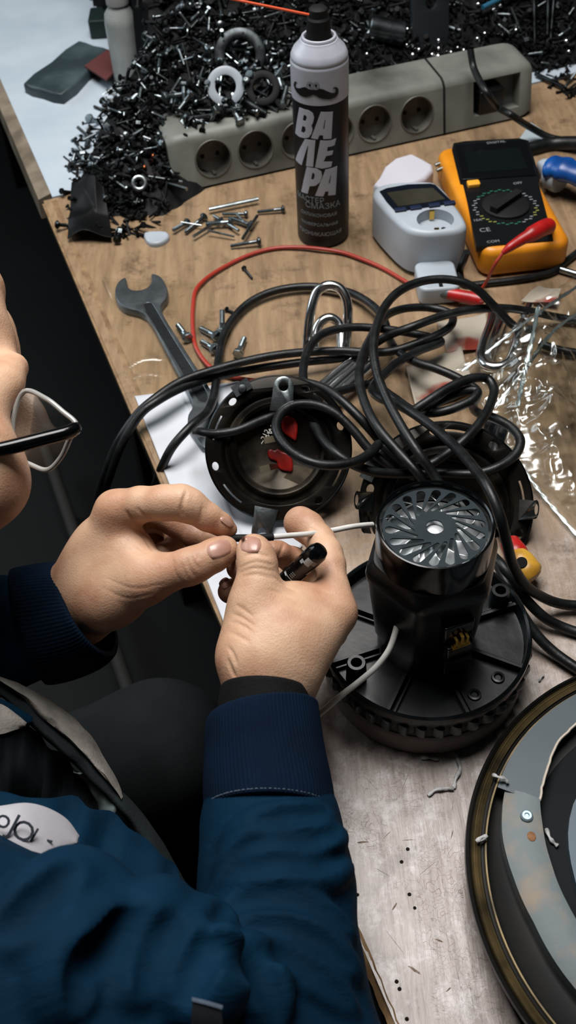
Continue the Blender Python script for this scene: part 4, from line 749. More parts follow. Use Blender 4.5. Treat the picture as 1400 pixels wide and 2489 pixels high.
m = MB(); m.lathe([(.0005, .002), (.0195, .002), (.0203, .084), (.019, .095), (.013, .104), (.0005, .105)], 32); obj('contents', m, mat('pale_liquid', (150, 152, 148), .4, 0, (120, 124, 122), 20), bo, 'cloudy contents')
m = MB(); m.lathe([(.0128, .108), (.0150, .110), (.0150, .128), (.0135, .131), (.0105, .133), (.0095, .16), (.006, .165), (.0005, .166)], 32); obj('cap', m, mat('cap_grey', (128, 130, 128), .5), bo, 'grey cap and nozzle')
m = MB(); q = T(262, 92, .0); rbox(m, q+np.array([0, .02, .014]), (.05, .05, .028), .004, .002); tag(obj('dark_box', m, mat('box_green', (18, 34, 32), .5)), 'small dark green box behind the milky bottle', 'box')
m = MB(); q = T(352, 40, 0); m.lathe([(.014, 0), (.015, .004), (.014, .05), (.008, .062), (.0005, .064)], 24, M4(np.eye(3), q)); bb = thing('small_bottle', 'small dark bottle with yellow band right of the milky bottle', 'bottle', M4(rotz(0), q)); obj('bottle_body', m, MT['black_plastic'], bb, world=True)
m = MB(); m.lathe([(.0152, .040), (.0150, .050)], 24, M4(np.eye(3), q)); obj('band', m, mat('band_yellow', (170, 132, 50), .5), bb, 'yellow band', world=True)
# ------------------------------------------------------------------ the person: signed-distance modelling
class Field:
    def __init__(s, lo, hi, h, F=None):
        s.lo = np.asarray(lo, float); s.h = h; s.n = np.ceil((np.asarray(hi)-s.lo)/h).astype(int)+1
        s.ax = [s.lo[i]+h*np.arange(s.n[i]) for i in range(3)]; s.F = np.full(s.n, .06, np.float32) if F is None else F
    def new(s): f = Field.__new__(Field); f.lo, f.h, f.n, f.ax = s.lo, s.h, s.n, s.ax; f.F = np.full(s.n, .06, np.float32); return f
    def sub(s, lo, hi):
        i0 = np.clip(np.floor((lo-s.lo)/s.h).astype(int), 0, s.n-1); i1 = np.clip(np.ceil((hi-s.lo)/s.h).astype(int)+1, 1, s.n)
        if np.any(i1 <= i0): return None, None
        sl = tuple(slice(a, b) for a, b in zip(i0, i1)); return sl, np.meshgrid(*[s.ax[i][sl[i]] for i in range(3)], indexing='ij')
    def _do(s, a, b, r1, r2, k, f):
        m = max(k*1.6, .004)+3*s.h; lo = np.minimum(a-r1, b-r2)-m; hi = np.maximum(a+r1, b+r2)+m; sl, G = s.sub(lo, hi)
        if sl is None: return
        ba = b-a; L = max(ba@ba, 1e-12); px = [G[i]-a[i] for i in range(3)]
        t = np.clip((px[0]*ba[0]+px[1]*ba[1]+px[2]*ba[2])/L, 0, 1)
        d = np.sqrt(sum((px[i]-t*ba[i])**2 for i in range(3)))-(r1+(r2-r1)*t); s.F[sl] = f(s.F[sl], d)
    def cone(s, a, b, r1, r2, k=.006):
        def f(F, d): h = np.maximum(k-np.abs(F-d), 0)/k; return np.minimum(F, d)-h*h*k*.25
        s._do(a, b, r1, r2, k, f)
    def carve(s, a, b, r1, r2, k=.0015):
        def f(F, d): d = -d; h = np.maximum(k-np.abs(F-d), 0)/k; return np.maximum(F, d)+h*h*k*.25
        s._do(a, b, r1, r2, k, f)
    def merge(s, o, k):
        h = np.maximum(k-np.abs(s.F-o.F), 0)/k; s.F = np.minimum(s.F, o.F)-h*h*k*.25
    def at(s, P):
        u = (np.asarray(P)-s.lo)/s.h; i = np.clip(np.floor(u).astype(int), 0, s.n-2); f = np.clip(u-i, 0, 1); r = 0
        for a in (0, 1):
            for b in (0, 1):
                for c in (0, 1): r = r+s.F[i[..., 0]+a, i[..., 1]+b, i[..., 2]+c]*(f[..., 0] if a else 1-f[..., 0])*(f[..., 1] if b else 1-f[..., 1])*(f[..., 2] if c else 1-f[..., 2])
        return r
    def hit(s, px, py, d0=.3, d1=1.1):
        ts = np.arange(d0, d1, .0015); P = np.array([D(px, py, t) for t in ts]); ok = np.all((P > s.lo) & (P < s.lo+s.h*(s.n-1)), 1); v = np.where(ok, s.at(P), 1); j = np.argmax(v < 0)
        if not v[j] < 0: return None, None
        t = ts[j]-.0015*min(max(v[j]/(v[j]-v[j-1]), 0), 1) if j else ts[j]
        return D(px, py, t), t
    def mesh(s):
        F = s.F; C = [(0, 0, 0), (1, 0, 0), (0, 1, 0), (1, 1, 0), (0, 0, 1), (1, 0, 1), (0, 1, 1), (1, 1, 1)]; nx, ny, nz = s.n-1
        neg = F < 0; cnt = sum(neg[a:a+nx, b:b+ny, c:c+nz].astype(np.int8) for a, b, c in C); act = np.argwhere((cnt > 0) & (cnt < 8))
        cv = np.stack([F[act[:, 0]+a, act[:, 1]+b, act[:, 2]+c] for a, b, c in C], 1); acc = np.zeros((len(act), 3)); num = np.zeros(len(act)); Ca = np.array(C, float)
        for i in range(8):
            for j in range(i+1, 8):
                if np.abs(Ca[i]-Ca[j]).sum() == 1:
                    x = (cv[:, i] < 0) != (cv[:, j] < 0); t = np.where(x, cv[:, i]/np.where(x, cv[:, i]-cv[:, j], 1), 0); acc += np.where(x[:, None], Ca[i]+(Ca[j]-Ca[i])*t[:, None], 0); num += x
        V = s.lo+s.h*(act+acc/num[:, None]); idx = np.full((nx, ny, nz), -1, np.int64); idx[tuple(act.T)] = np.arange(len(act)); Fc = []
        for ax in range(3):
            o = [0, 0, 0]; o[ax] = 1; a, b = [i for i in range(3) if i != ax]; e = np.argwhere(neg[:s.n[0]-o[0], :s.n[1]-o[1], :s.n[2]-o[2]] != neg[o[0]:, o[1]:, o[2]:])
            e = e[(e[:, a] > 0) & (e[:, b] > 0) & (e[:, a] < s.n[a]-1) & (e[:, b] < s.n[b]-1)]; q = []
            for da, db in ((1, 1), (0, 1), (0, 0), (1, 0)):
                c = e.copy(); c[:, a] -= da; c[:, b] -= db; q.append(idx[c[:, 0], c[:, 1], c[:, 2]])
            q = np.stack(q, 1); q = q[(q >= 0).all(1)]; s0 = neg[e[:, 0], e[:, 1], e[:, 2]][:len(q)]; Fc.append(q)
        return V, np.vstack(Fc)
def smooth_mesh(V, F, it=2, w=.5):
    a = np.concatenate([F[:, i] for i in range(4)]); b = np.concatenate([F[:, (i+1) % 4] for i in range(4)]); n = np.bincount(a, minlength=len(V))+np.bincount(b, minlength=len(V))
    for _ in range(it):
        S = np.stack([np.bincount(a, V[b, k], len(V))+np.bincount(b, V[a, k], len(V)) for k in range(3)], 1); V = V+w*(S/np.maximum(n, 1)[:, None]-V)
    return V
def P4(p): return D(p[0], p[1], p[2]), p[3]*p[2]/FPX
def chain(fl, pts, k):
    Q = [P4(p) for p in pts]
    for (a, r1), (b, r2) in zip(Q, Q[1:]): fl.cone(a, b, r1, r2, k)
def bounds(L, pad): 
    A = np.array([D(*p[:3]) for c in L for p in c]); R = np.array([p[3]*p[2]/FPX for c in L for p in c])[:, None]; return (A-R).min(0)-pad, (A+R).max(0)+pad
def hand(palm, fingers, kp, kf, h=.0009):
    lo, hi = bounds(palm+fingers, .006); P = Field(lo, hi, h)
    for c in palm: chain(P, c, kp)
    out = None; O = P.new(); O.F = P.F.copy()
    for c in fingers:
        f = P.new(); chain(f, c, .003); hh = np.maximum(kf-np.abs(P.F-f.F), 0)/kf; g = np.minimum(P.F, f.F)-hh*hh*kf*.25; O.F = np.minimum(O.F, g)
    return O
LEFT_PALM = [[(60, 1500, .735, 82), (150, 1478, .709, 84), (205, 1430, .692, 66), (283, 1245, .672, 46)], [(160, 1480, .718, 68), (215, 1420, .712, 60), (300, 1240, .700, 44)], [(165, 1490, .728, 62), (225, 1420, .732, 58), (315, 1250, .725, 42)], [(170, 1500, .738, 58), (240, 1430, .75, 52), (325, 1270, .748, 38)],
             [(185, 1490, .704, 62), (265, 1450, .678, 68), (352, 1412, .662, 56)], [(240, 1330, .688, 60), (315, 1345, .676, 46), (338, 1380, .668, 46)], [(225, 1400, .69, 70), (280, 1410, .68, 66)], [(215, 1490, .71, 55), (300, 1440, .70, 50)]]
LEFT_F = [[(352, 1410, .662, 54), (405, 1393, .656, 47), (458, 1378, .652, 45), (480, 1370, .652, 43), (520, 1350, .653, 40), (540, 1339, .655, 35), (548, 1335, .656, 31)],
          [(282, 1242, .672, 48), (340, 1226, .664, 43), (400, 1222, .658, 43), (440, 1222, .656, 44), (462, 1230, .657, 41), (505, 1257, .660, 34), (538, 1275, .663, 28), (558, 1287, .665, 19)],
          [(300, 1242, .700, 44), (380, 1245, .70, 38), (440, 1275, .70, 37), (480, 1305, .695, 33), (520, 1318, .688, 29), (540, 1320, .684, 24)],
          [(315, 1250, .725, 42), (400, 1260, .735, 36), (440, 1300, .73, 34), (420, 1340, .718, 31), (395, 1345, .71, 28)],
          [(325, 1270, .748, 38), (390, 1290, .755, 32), (410, 1330, .745, 30), (380, 1355, .73, 27)]]
RIGHT_PALM = [[(640, 1860, .618, 86), (642, 1700, .634, 80)], [(642, 1720, .636, 72), (602, 1600, .634, 54), (622, 1455, .642, 52)], [(652, 1720, .636, 72), (715, 1620, .634, 60), (816, 1493, .655, 43)], [(660, 1700, .65, 78), (720, 1600, .665, 60), (795, 1530, .69, 44)], [(655, 1690, .665, 74), (700, 1600, .69, 56), (755, 1545, .712, 42)], [(640, 1690, .675, 66), (670, 1610, .705, 50), (715, 1575, .725, 38)],
              [(625, 1600, .634, 66), (735, 1540, .644, 58), (770, 1510, .650, 50)], [(640, 1500, .644, 52), (715, 1478, .655, 46), (790, 1470, .662, 34)], [(600, 1580, .644, 45), (605, 1500, .648, 40)], [(655, 1600, .632, 60), (690, 1560, .636, 62), (680, 1530, .64, 56)]]
RIGHT_F = [[(622, 1455, .642, 52), (626, 1412, .643, 48), (626, 1375, .644, 48), (622, 1352, .646, 45), (616, 1338, .648, 41)],
           [(817, 1488, .655, 44), (812, 1430, .664, 36), (803, 1372, .674, 36), (795, 1345, .680, 37), (778, 1312, .690, 35), (748, 1282, .698, 39), (730, 1271, .702, 41)],
           [(795, 1530, .69, 44), (775, 1450, .712, 36), (752, 1395, .718, 35), (712, 1362, .702, 32), (675, 1344, .690, 29), (662, 1340, .686, 26)],
           [(755, 1545, .712, 42), (722, 1465, .735, 36), (685, 1415, .738, 34), (625, 1388, .715, 31), (590, 1381, .704, 30), (578, 1381, .702, 28)],
           [(715, 1575, .725, 38), (680, 1500, .745, 32), (645, 1463, .745, 31), (595, 1443, .72, 30), (568, 1437, .712, 30), (557, 1438, .71, 28)]]
def crease(fl, L):
    for pts, r, dpt in L:
        Q = []
        for p in catmull(np.c_[np.array(pts, float), np.zeros(len(pts))], 5):
            q, t = fl.hit(p[0], p[1]); 
            if q is not None: Q.append(q-_fw*dpt)
        for i in range(len(Q)-1):
            e0, e1 = min(1, 4*i/len(Q)+.35)*min(1, 4*(len(Q)-i)/len(Q)), 1
            if np.linalg.norm(Q[i+1]-Q[i]) < .008: fl.carve(Q[i], Q[i+1], r*.85*e0, r*.85*e0, .0010)
HL = hand(LEFT_PALM, LEFT_F, .016, .009); HR = hand(RIGHT_PALM, RIGHT_F, .017, .009)
crease(HL, [([(455, 1190), (447, 1215), (442, 1240), (446, 1262)], .0016, .0006), ([(495, 1228), (490, 1250), (486, 1270)], .0010, .0007), ([(302, 1238), (318, 1262), (345, 1282)], .0014, .0006), ([(330, 1232), (345, 1250), (365, 1262)], .0010, .0006), ([(318, 1285), (345, 1300), (372, 1338)], .0012, .0006), ([(300, 1305), (330, 1325), (360, 1345)], .0008, .0006), ([(310, 1335), (345, 1345)], .0008, .0006),
             ([(452, 1350), (458, 1375), (472, 1402)], .0011, .0006), ([(463, 1345), (470, 1365), (485, 1385)], .0009, .0006), ([(440, 1365), (448, 1390), (455, 1408)], .0009, .0006), ([(478, 1342), (484, 1358)], .0007, .0005), ([(418, 1350), (424, 1390), (440, 1415)], .0007, .0006), ([(250, 1400), (320, 1430), (400, 1420)], .0007, .0006), ([(240, 1425), (310, 1455), (370, 1445)], .0007, .0006)])
crease(HR, [([(590, 1352), (620, 1344), (655, 1352)], .0011, .0006), ([(582, 1380), (620, 1366), (664, 1374)], .0010, .0006), ([(580, 1392), (620, 1380), (668, 1388)], .0009, .0006), ([(584, 1402), (620, 1396), (668, 1406)], .0008, .0006), ([(572, 1470), (590, 1480), (612, 1496)], .0010, .0006), ([(562, 1490), (590, 1502), (618, 1520)], .0009, .0006), ([(560, 1510), (590, 1520), (612, 1535)], .0009, .0006), ([(556, 1535), (585, 1548), (605, 1560)], .0009, .0006), ([(552, 1570), (566, 1590), (574, 1615)], .0012, .0006), ([(552, 1600), (560, 1625), (570, 1645)], .0014, .0006), ([(660, 1395), (690, 1420), (720, 1436)], .0009, .0006), ([(752, 1282), (768, 1290), (785, 1288)], .0010, .0007), ([(692, 1318), (686, 1336), (680, 1352)], .0011, .0006), ([(640, 1430), (680, 1440), (720, 1460)], .0006, .0006), ([(770, 1432), (800, 1440), (830, 1448)], .0007, .0006)])
# torso, head and far arm (mostly outside the picture)
def U3(u, v, z): q = bench_xy(u, v); return np.array([q[0], q[1], z])
HEADC = [(-290, 1000, .635)]
bod = [[(60, 1500, .735, 76), (-300, 1560, .76, 110), (-640, 1700, .72, 140)], [(640, 1800, .625, 84), (690, 2380, .575, 100), (715, 2720, .525, 140), (100, 2560, .50, 190), (-420, 2380, .475, 260)]]
headp = [[(-300, 1010, .66, 290), (-260, 960, .68, 270)], [(-250, 960, .70, 230), (-120, 850, .76, 110)]]
lo, hi = bounds(bod+headp, .03); lo = np.minimum(lo, [-.75, -.1, .42]); hi = np.maximum(hi, [-.05, .6, 1.1]); BD = Field(lo, hi, .005)
for c in bod: chain(BD, c, .02)
SHR, SHL = D(-420, 2380, .475), D(-640, 1700, .72)
mid = (SHR+SHL)/2+[-.06, -.02, .0]; hip = mid+np.array([-.20, -.06, -.33])
BD.cone(SHR+[-.02, 0, 0], mid, .06, .085, .05); BD.cone(SHL+[-.02, 0, 0], mid, .06, .085, .05); BD.cone(mid, hip, .105, .13, .06); BD.cone(hip+[0, .08, 0], hip+[0, -.08, 0], .10, .10, .05)
hc = D(-300, 1010, .66); BD.cone(mid+[.02, .02, .03], hc+[-.02, 0, -.02], .062, .055, .03)
HF = Field(hc-.17, hc+np.array([.17, .17, .17]), .0022)
chain(HF, [(-290, 1000, .645, 285), (-240, 960, .68, 250)], .02); chain(HF, [(-240, 960, .69, 230), (-90, 850, .745, 120), (-60, 800, .76, 70)], .03)   # skull, jaw, chin
chain(HF, [(-40, 1085, .605, 72), (-30, 1180, .615, 70), (-80, 1240, .63, 70)], .02); chain(HF, [(-60, 1000, .62, 70), (10, 935, .645, 36), (36, 892, .66, 33)], .014); chain(HF, [(20, 900, .67, 30), (-10, 860, .68, 40)], .012)   # brow, cheek, nose
chain(HF, [(-90, 760, .68, 105), (-60, 700, .69, 70)], .03); chain(HF, [(-15, 830, .72, 34), (-40, 800, .725, 30)], .012)                                   # far cheek, lips
chain(HF, [(-60, 1150, .63, 95), (-160, 1230, .65, 90)], .03); HF.carve(D(-10, 815, .715), D(-60, 830, .70), .0035, .003, .003); chain(HF, [(-330, 1255, .60, 22), (-350, 1295, .605, 30), (-320, 1310, .63, 24), (-300, 1280, .64, 18)], .006)  # temple, mouth, ear
SKIN = mat('skin', (204, 167, 138), .46, 0, (174, 126, 99), 38, .40, .75, sss=.06, spec=.35); N, L, b = nodes(SKIN)
tc = N.new('ShaderNodeTexCoord'); n1 = N.new('ShaderNodeTexVoronoi'); n1.inputs['Scale'].default_value = 800; n2 = N.new('ShaderNodeTexNoise'); n2.inputs['Scale'].default_value = 330; n2.inputs['Detail'].default_value = 8; n2.inputs['Roughness'].default_value = .65; n2.inputs['Distortion'].default_value = .8
ml_ = N.new('ShaderNodeMath'); ml_.operation = 'MULTIPLY_ADD'; L.new(n1.outputs['Distance'], ml_.inputs[0]); ml_.inputs[1].default_value = .45; L.new(n2.outputs['Fac'], ml_.inputs[2]); bp = N.new('ShaderNodeBump'); bp.inputs['Strength'].default_value = .38; bp.inputs['Distance'].default_value = .0007
for o_ in ('Object',): L.new(tc.outputs[o_], n1.inputs['Vector']); L.new(tc.outputs[o_], n2.inputs['Vector'])
L.new(ml_.outputs[0], bp.inputs['Height']); L.new(bp.outputs['Normal'], b.inputs['Normal'])
parts = []
for fl, it in ((HL, 1), (HR, 1), (HF, 2), (BD, 3)): V, F = fl.mesh(); parts.append((smooth_mesh(V, F, it), F))
off = 0; VV, FF = [], []
for V, F in parts: VV.append(V); FF.append(F+off); off += len(V)
person = thing('person', 'person in a navy jacket leaning over the bench, joining a white wire by hand', 'person', M4(rotz(0), (hip[0], hip[1], 0)))
I = np.array(person.matrix_basis)
body = obj('body', (np.vstack(VV), [tuple(int(i) for i in q) for q in np.vstack(FF)]), SKIN, person, world=True, smooth=180)
at = body.data.attributes.new('grime_shade', 'FLOAT', 'POINT'); WV = np.vstack(VV); gr = np.zeros(len(WV))
for p, rad, w in (((555, 1285, .665), .011, .8), ((545, 1338, .656), .010, .55), ((612, 1318, .65), .011, .25), ((725, 1262, .702), .016, .55), ((670, 1343, .688), .020, .75), ((575, 1381, .702), .016, .95), ((553, 1438, .711), .016, .95), ((470, 1300, .69), .028, .8), ((395, 1300, .70), .028, .8), ((470, 1385, .64), .014, .35), ((330, 1270, .66), .014, .35), ((815, 1400, .66), .02, .25)):  # grime plus painted shade on fingertips and curled fingers
    gr = np.maximum(gr, w*np.exp(-(np.linalg.norm(WV-D(*p), axis=1)/rad)**2))
at.data.foreach_set('value', gr.astype(np.float32))
N, L, b = nodes(SKIN); ga = N.new('ShaderNodeAttribute'); ga.attribute_name = 'grime_shade'; gn = N.new('ShaderNodeTexNoise'); gn.inputs['Scale'].default_value = 160; gn.inputs['Detail'].default_value = 6; L.new(tc.outputs['Object'], gn.inputs['Vector'])
gm_ = N.new('ShaderNodeMath'); gm_.operation = 'MULTIPLY_ADD'; gm_.use_clamp = True; L.new(gn.outputs['Fac'], gm_.inputs[0]); gm_.inputs[1].default_value = 1.3; gm_.inputs[2].default_value = .05; g2 = N.new('ShaderNodeMath'); g2.operation = 'MULTIPLY'; L.new(gm_.outputs[0], g2.inputs[0]); L.new(ga.outputs['Fac'], g2.inputs[1])
gx_ = N.new('ShaderNodeMix'); gx_.data_type = 'RGBA'; L.new(g2.outputs[0], gx_.inputs['Factor']); L.new(b.inputs['Base Color'].links[0].from_socket, gx_.inputs[6]); gx_.inputs[7].default_value = lin((112, 66, 46)); L.new(gx_.outputs[2], b.inputs['Base Color'])
# nails: shallow domed shells laid on the finger ends
NAIL = mat('nail', (186, 148, 132), .32, 0, (164, 122, 106), 90, coat=.15)
def nail(fl, base, tip, wpx, label=None):
    qs = []; b_, t_ = np.array(base, float), np.array(tip, float); ax = t_-b_; pr = np.array([-ax[1], ax[0]])/np.linalg.norm(ax); n_u, n_v = 11, 11; G = []
    for i in range(n_u):
        u = i/(n_u-1)*2-1
        for j in range(n_v):
            v = j/(n_v-1)*2-1; rr = max(abs(u), abs(v)); a = math.hypot(u, v); s_ = rr/a if a > 1e-6 else 1; uu, vv = u*s_**.75, v*s_**.75; p = b_+ax*(uu*.5+.5)+pr*vv*wpx/2; q, t = fl.hit(p[0], p[1]); G.append((q, p))
    if any(q is None for q, p in G): 
        ts = [((q-CAMP)@_fw) for q, p in G if q is not None]
        G = [(q if q is not None else D(p[0], p[1], np.mean(ts)), p) for q, p in G]
    V = np.array([q for q, p in G]).reshape(n_u, n_v, 3)
    for _ in range(3): V[1:-1, 1:-1] = (V[:-2, 1:-1]+V[2:, 1:-1]+V[1:-1, :-2]+V[1:-1, 2:])/4
    W = V.reshape(-1, 3); up = np.array([-_fw*(.0010 if 0 < i < n_u-1 and 0 < j < n_v-1 else -.0001) for i in range(n_u) for j in range(n_v)]); F = [(i*n_v+j, i*n_v+j+1, (i+1)*n_v+j+1, (i+1)*n_v+j) for i in range(n_u-1) for j in range(n_v-1)]
    obj('nail', (W+up, F), NAIL, person, label, world=True, smooth=180)
nail(HL, (503, 1345), (562, 1324), 44); nail(HR, (606, 1345), (612, 1302), 54); nail(HL, (536, 1258), (568, 1281), 16); nail(HR, (536, 1428), (558, 1408), 26); nail(HR, (562, 1358), (580, 1353), 14)
# ------------------------------------------------------------------ jacket
JK = mat('navy_cotton', (4, 37, 58), .8, 0, (3, 29, 47), 20, spec=.08, bump=.35, bs=900, bd=.0006); KN = mat('navy_knit', (8, 26, 46), .88, 0, (6, 20, 37), 30, spec=.1, bump=.3, bs=700, bd=.0006); STI = mat('stitch', (62, 74, 88), .85)
N, L, b = nodes(JK); tc = N.new('ShaderNodeTexCoord'); mp = N.new('ShaderNodeMapping'); mp.inputs['Scale'].default_value = (9, 26, 20); mp.inputs['Rotation'].default_value = (0, 0, .5); L.new(tc.outputs['Object'], mp.inputs['Vector'])
wn = N.new('ShaderNodeTexNoise'); wn.inputs['Scale'].default_value = 1.6; wn.inputs['Detail'].default_value = 3; wn.inputs['Distortion'].default_value = 1.2; L.new(mp.outputs['Vector'], wn.inputs['Vector']); wb = N.new('ShaderNodeBump'); wb.inputs['Strength'].default_value = .22; wb.inputs['Distance'].default_value = .008; L.new(wn.outputs['Fac'], wb.inputs['Height'])
ob = [n for n in N if n.type == 'BUMP' and n != wb][0]; L.new(wb.outputs['Normal'], ob.inputs['Normal'])
jl, jh = bounds([[(652, 1930, .615, 150), (672, 2150, .585, 190), (715, 2740, .52, 260), (-450, 2330, .47, 420)]], .02); jl = np.minimum(jl, [-.34, .05, .70]); J = Field(jl, jh, .0022)
fore = [(648, 1905, .624, 128), (653, 1965, .619, 146), (660, 2030, .605, 162), (672, 2160, .585, 182), (680, 2380, .555, 198), (712, 2740, .525, 255)]
chain(J, fore, .012); chain(J, [(712, 2740, .525, 255), (420, 2620, .51, 300), (150, 2520, .495, 350), (-420, 2360, .475, 430)], .03)
chain(J, [(100, 2200, .55, 95), (-60, 2160, .55, 150)], .02)
def folds(fl, L, sign):
    for pts, r, dpt, k in L:
        Q = []
        for p in catmull(np.c_[np.array(pts, float), np.zeros(len(pts))], 7):
            q, t = fl.hit(p[0], p[1])
            if q is not None: Q.append(q+_fw*dpt)
        n = len(Q)
        for i in range(n-1):
            e = max(math.sin(math.pi*min(max((i+.5)/n, .02), .98)), .05)**.7
            if np.linalg.norm(Q[i+1]-Q[i]) < .02: (fl.cone if sign > 0 else fl.carve)(Q[i]+(1-e)*.004*_fw*max(sign, 0), Q[i+1]+(1-e)*.004*_fw*max(sign, 0), r*e, r*e, k)
RG = lambda L, r=.009, d=.0024, k=.007: [(p, r, d, k) for p in L]
folds(J, RG([[(545, 2062), (620, 2018), (720, 2002), (800, 1996)], [(530, 2130), (600, 2072), (690, 2050), (780, 2056), (830, 2040)], [(515, 2205), (590, 2138), (690, 2120), (780, 2135), (845, 2120)], [(505, 2265), (585, 2222), (690, 2222), (780, 2246), (850, 2290)], [(570, 2270), (680, 2272), (790, 2320), (862, 2385)], [(575, 2312), (660, 2338), (760, 2390), (850, 2470)]])
  + RG([[(545, 2330), (600, 2390), (640, 2475)], [(300, 2440), (322, 2340), (368, 2240), (420, 2212)], [(405, 2480), (425, 2380), (470, 2290), (520, 2268)], [(0, 2330), (80, 2240), (170, 2165), (280, 2190)], [(110, 2480), (165, 2350), (255, 2250)], [(480, 2480), (500, 2400), (530, 2330)]], .014, .0055, .011), 1)
folds(J, RG([[(625, 1992), (705, 1976), (800, 1966)], [(560, 2078), (620, 2042), (710, 2026), (765, 2034), (828, 2012)], [(525, 2180), (570, 2104), (620, 2096), (707, 2086), (785, 2094), (835, 2078)], [(505, 2245), (578, 2188), (675, 2172), (771, 2196), (848, 2240)], [(590, 2246), (690, 2248), (785, 2285), (855, 2345)], [(585, 2292), (675, 2305), (771, 2355), (850, 2430)]], .0046, -.0012, .005)
  + RG([[(488, 2255), (546, 2284), (610, 2326), (655, 2380), (690, 2475)], [(262, 2400), (300, 2290), (350, 2215)], [(365, 2400), (385, 2300), (430, 2235)], [(0, 2260), (90, 2190), (175, 2110)], [(455, 2430), (470, 2340), (510, 2290)], [(200, 2440), (225, 2340), (300, 2240)]], .0062, -.0012, .007), -1)
Vj, Fj = J.mesh(); jac = obj('jacket_sleeve', (smooth_mesh(Vj, Fj, 1), [tuple(int(i) for i in q) for q in Fj]), JK, person, 'navy sleeve and shoulder of the right arm', world=True, smooth=180)
def ringloft(name, R, m, parent, label=None, n=120, rib=0, cap=False, nr=6):
    # R: (px, py, depth, half width px, ang, depth radius px, lift px)
    R = catmull(np.array(R, float), nr); a = np.arange(n)/n*2*np.pi; L = []
    for px, py, dp, hw, ang, rd, lift in R:
        A = math.radians(ang); ca, sa = math.cos(A), math.sin(A); k = 1+rib*np.cos(a*(n//4))
        x = px+hw*np.cos(a)*ca*k-lift*np.sin(a)*sa*-1; y = py+hw*np.cos(a)*sa*k-lift*np.sin(a)*ca; d = dp-rd*dp/FPX*np.sin(a)*k
        L.append(np.array([D(x_, y_, d_) for x_, y_, d_ in zip(x, y, d)]))
    mb = MB(); mb.rings(L, cap); return obj(name, mb, m, parent, label, world=True, smooth=180)
ringloft('inner_cuff', [(644, 1680, .633, 98, 3, 104, 26), (644, 1674, .632, 107, 3, 114, 32), (645, 1700, .630, 113, 3, 118, 34), (646, 1760, .626, 120, 3, 122, 32)], mat('black_knit', (12, 12, 13), .85, 0, (8, 8, 9), 60, bump=.4, bs=600), person, 'black inner cuff at the right wrist')
ringloft('knit_cuff', [(640, 1740, .627, 122, -8, 124, 34), (640, 1726, .627, 133, -8, 134, 40), (638, 1742, .626, 138, -7, 138, 40), (642, 1820, .622, 146, -4, 146, 38), (650, 1900, .619, 156, -1, 160, 46), (655, 1958, .617, 160, 1, 170, 54), (656, 1980, .616, 159, 1, 170, 56), (656, 1968, .616, 146, 1, 146, 34)], KN, person, 'ribbed navy knit cuff of the right sleeve', n=360, rib=.007, nr=8)
ringloft('stitching', [(655, 1969, .6166, 160.6, 1, 170.6, 55), (655, 1971, .6164, 161.4, 1, 171.8, 55), (655, 1973, .6162, 160.6, 1, 170.6, 55)], STI, person, 'pale seam stitching', n=240, rib=.004)
ringloft('knit_cuff', [(214, 1484, .700, 112, 60, 122, -42), (212, 1484, .700, 127, 60, 134, -46), (188, 1494, .704, 141, 63, 142, -44), (120, 1514, .714, 150, 68, 146, -34), (72, 1524, .722, 147, 72, 138, -26), (66, 1525, .722, 132, 72, 120, 0)], mat('navy_knit_dark', (8, 27, 46), .88, 0, (6, 21, 37), 30, spec=.1, bump=.3, bs=700, bd=.0006), person, 'ribbed navy knit cuff of the left sleeve', n=360, rib=.007, nr=8)
ringloft('jacket_sleeve', [(80, 1522, .722, 128, 72, 118, 0), (40, 1530, .726, 138, 74, 128, 0), (-20, 1545, .732, 150, 76, 136, 0), (-120, 1565, .742, 158, 78, 146, 0), (-300, 1590, .752, 175, 78, 160, 0), (-650, 1720, .72, 220, 75, 210, 0)], JK, person, 'navy left sleeve', nr=8)
# jacket front, apron edge and trousers
def ribbon(name, A, B, m, label, nu=40, nv=8, bulge=0, wob=0, thick=.0016, seed=1, parent=None):
    A = catmull([D(*p) for p in A], 10); B = catmull([D(*p) for p in B], 10)
    def rs(P, n): s = np.r_[0, np.cumsum(np.linalg.norm(np.diff(P, axis=0), axis=1))]; t = np.linspace(0, s[-1], n); return np.stack([np.interp(t, s, P[:, i]) for i in range(3)], 1)
    A, B = rs(A, nu), rs(B, nu); V = []
    for j in range(nv+1):
        t = j/nv; Q = A*(1-t)+B*t; w = wob*(vnoise(np.stack([np.arange(nu)*.28, np.full(nu, t*2.5), np.zeros(nu)], 1), seed)-.5); V.append(Q-_fw*(bulge*math.sin(math.pi*t)+w[:, None]))
    V = np.vstack(V); F = [(j*nu+i, j*nu+i+1, (j+1)*nu+i+1, (j+1)*nu+i) for j in range(nv) for i in range(nu-1)]; n = len(V)
    e = {}
    for q in F:
        for a_, b_ in zip(q, q[1:]+q[:1]): e[(a_, b_)] = 1
    F2 = [tuple(i+n for i in q[::-1]) for q in F]+[(b_, a_, a_+n, b_+n) for a_, b_ in e if (b_, a_) not in e]
    return obj(name, (np.vstack([V, V+_fw*thick]), F+F2), m, parent or person, label, world=True, smooth=60)
LIN = mat('pale_lining', (150, 146, 138), .85, 0, (118, 114, 108), 60, bump=.5, bs=500); DKC = mat('charcoal_cloth', (32, 39, 41), .9, 0, (22, 28, 30), 30, bump=.4, bs=500)
ribbon('jacket_front', [(-160, 1900, .60), (60, 1935, .62), (180, 1945, .63), (300, 1995, .64), (400, 2080, .63), (455, 2180, .61), (520, 2330, .58)], [(-160, 2300, .56), (60, 2320, .56), (180, 2330, .57), (300, 2330, .575), (400, 2340, .575), (450, 2360, .57), (500, 2400, .57)], JK, 'navy jacket front hanging below the right arm', 60, 16, .012, .016, seed=4)
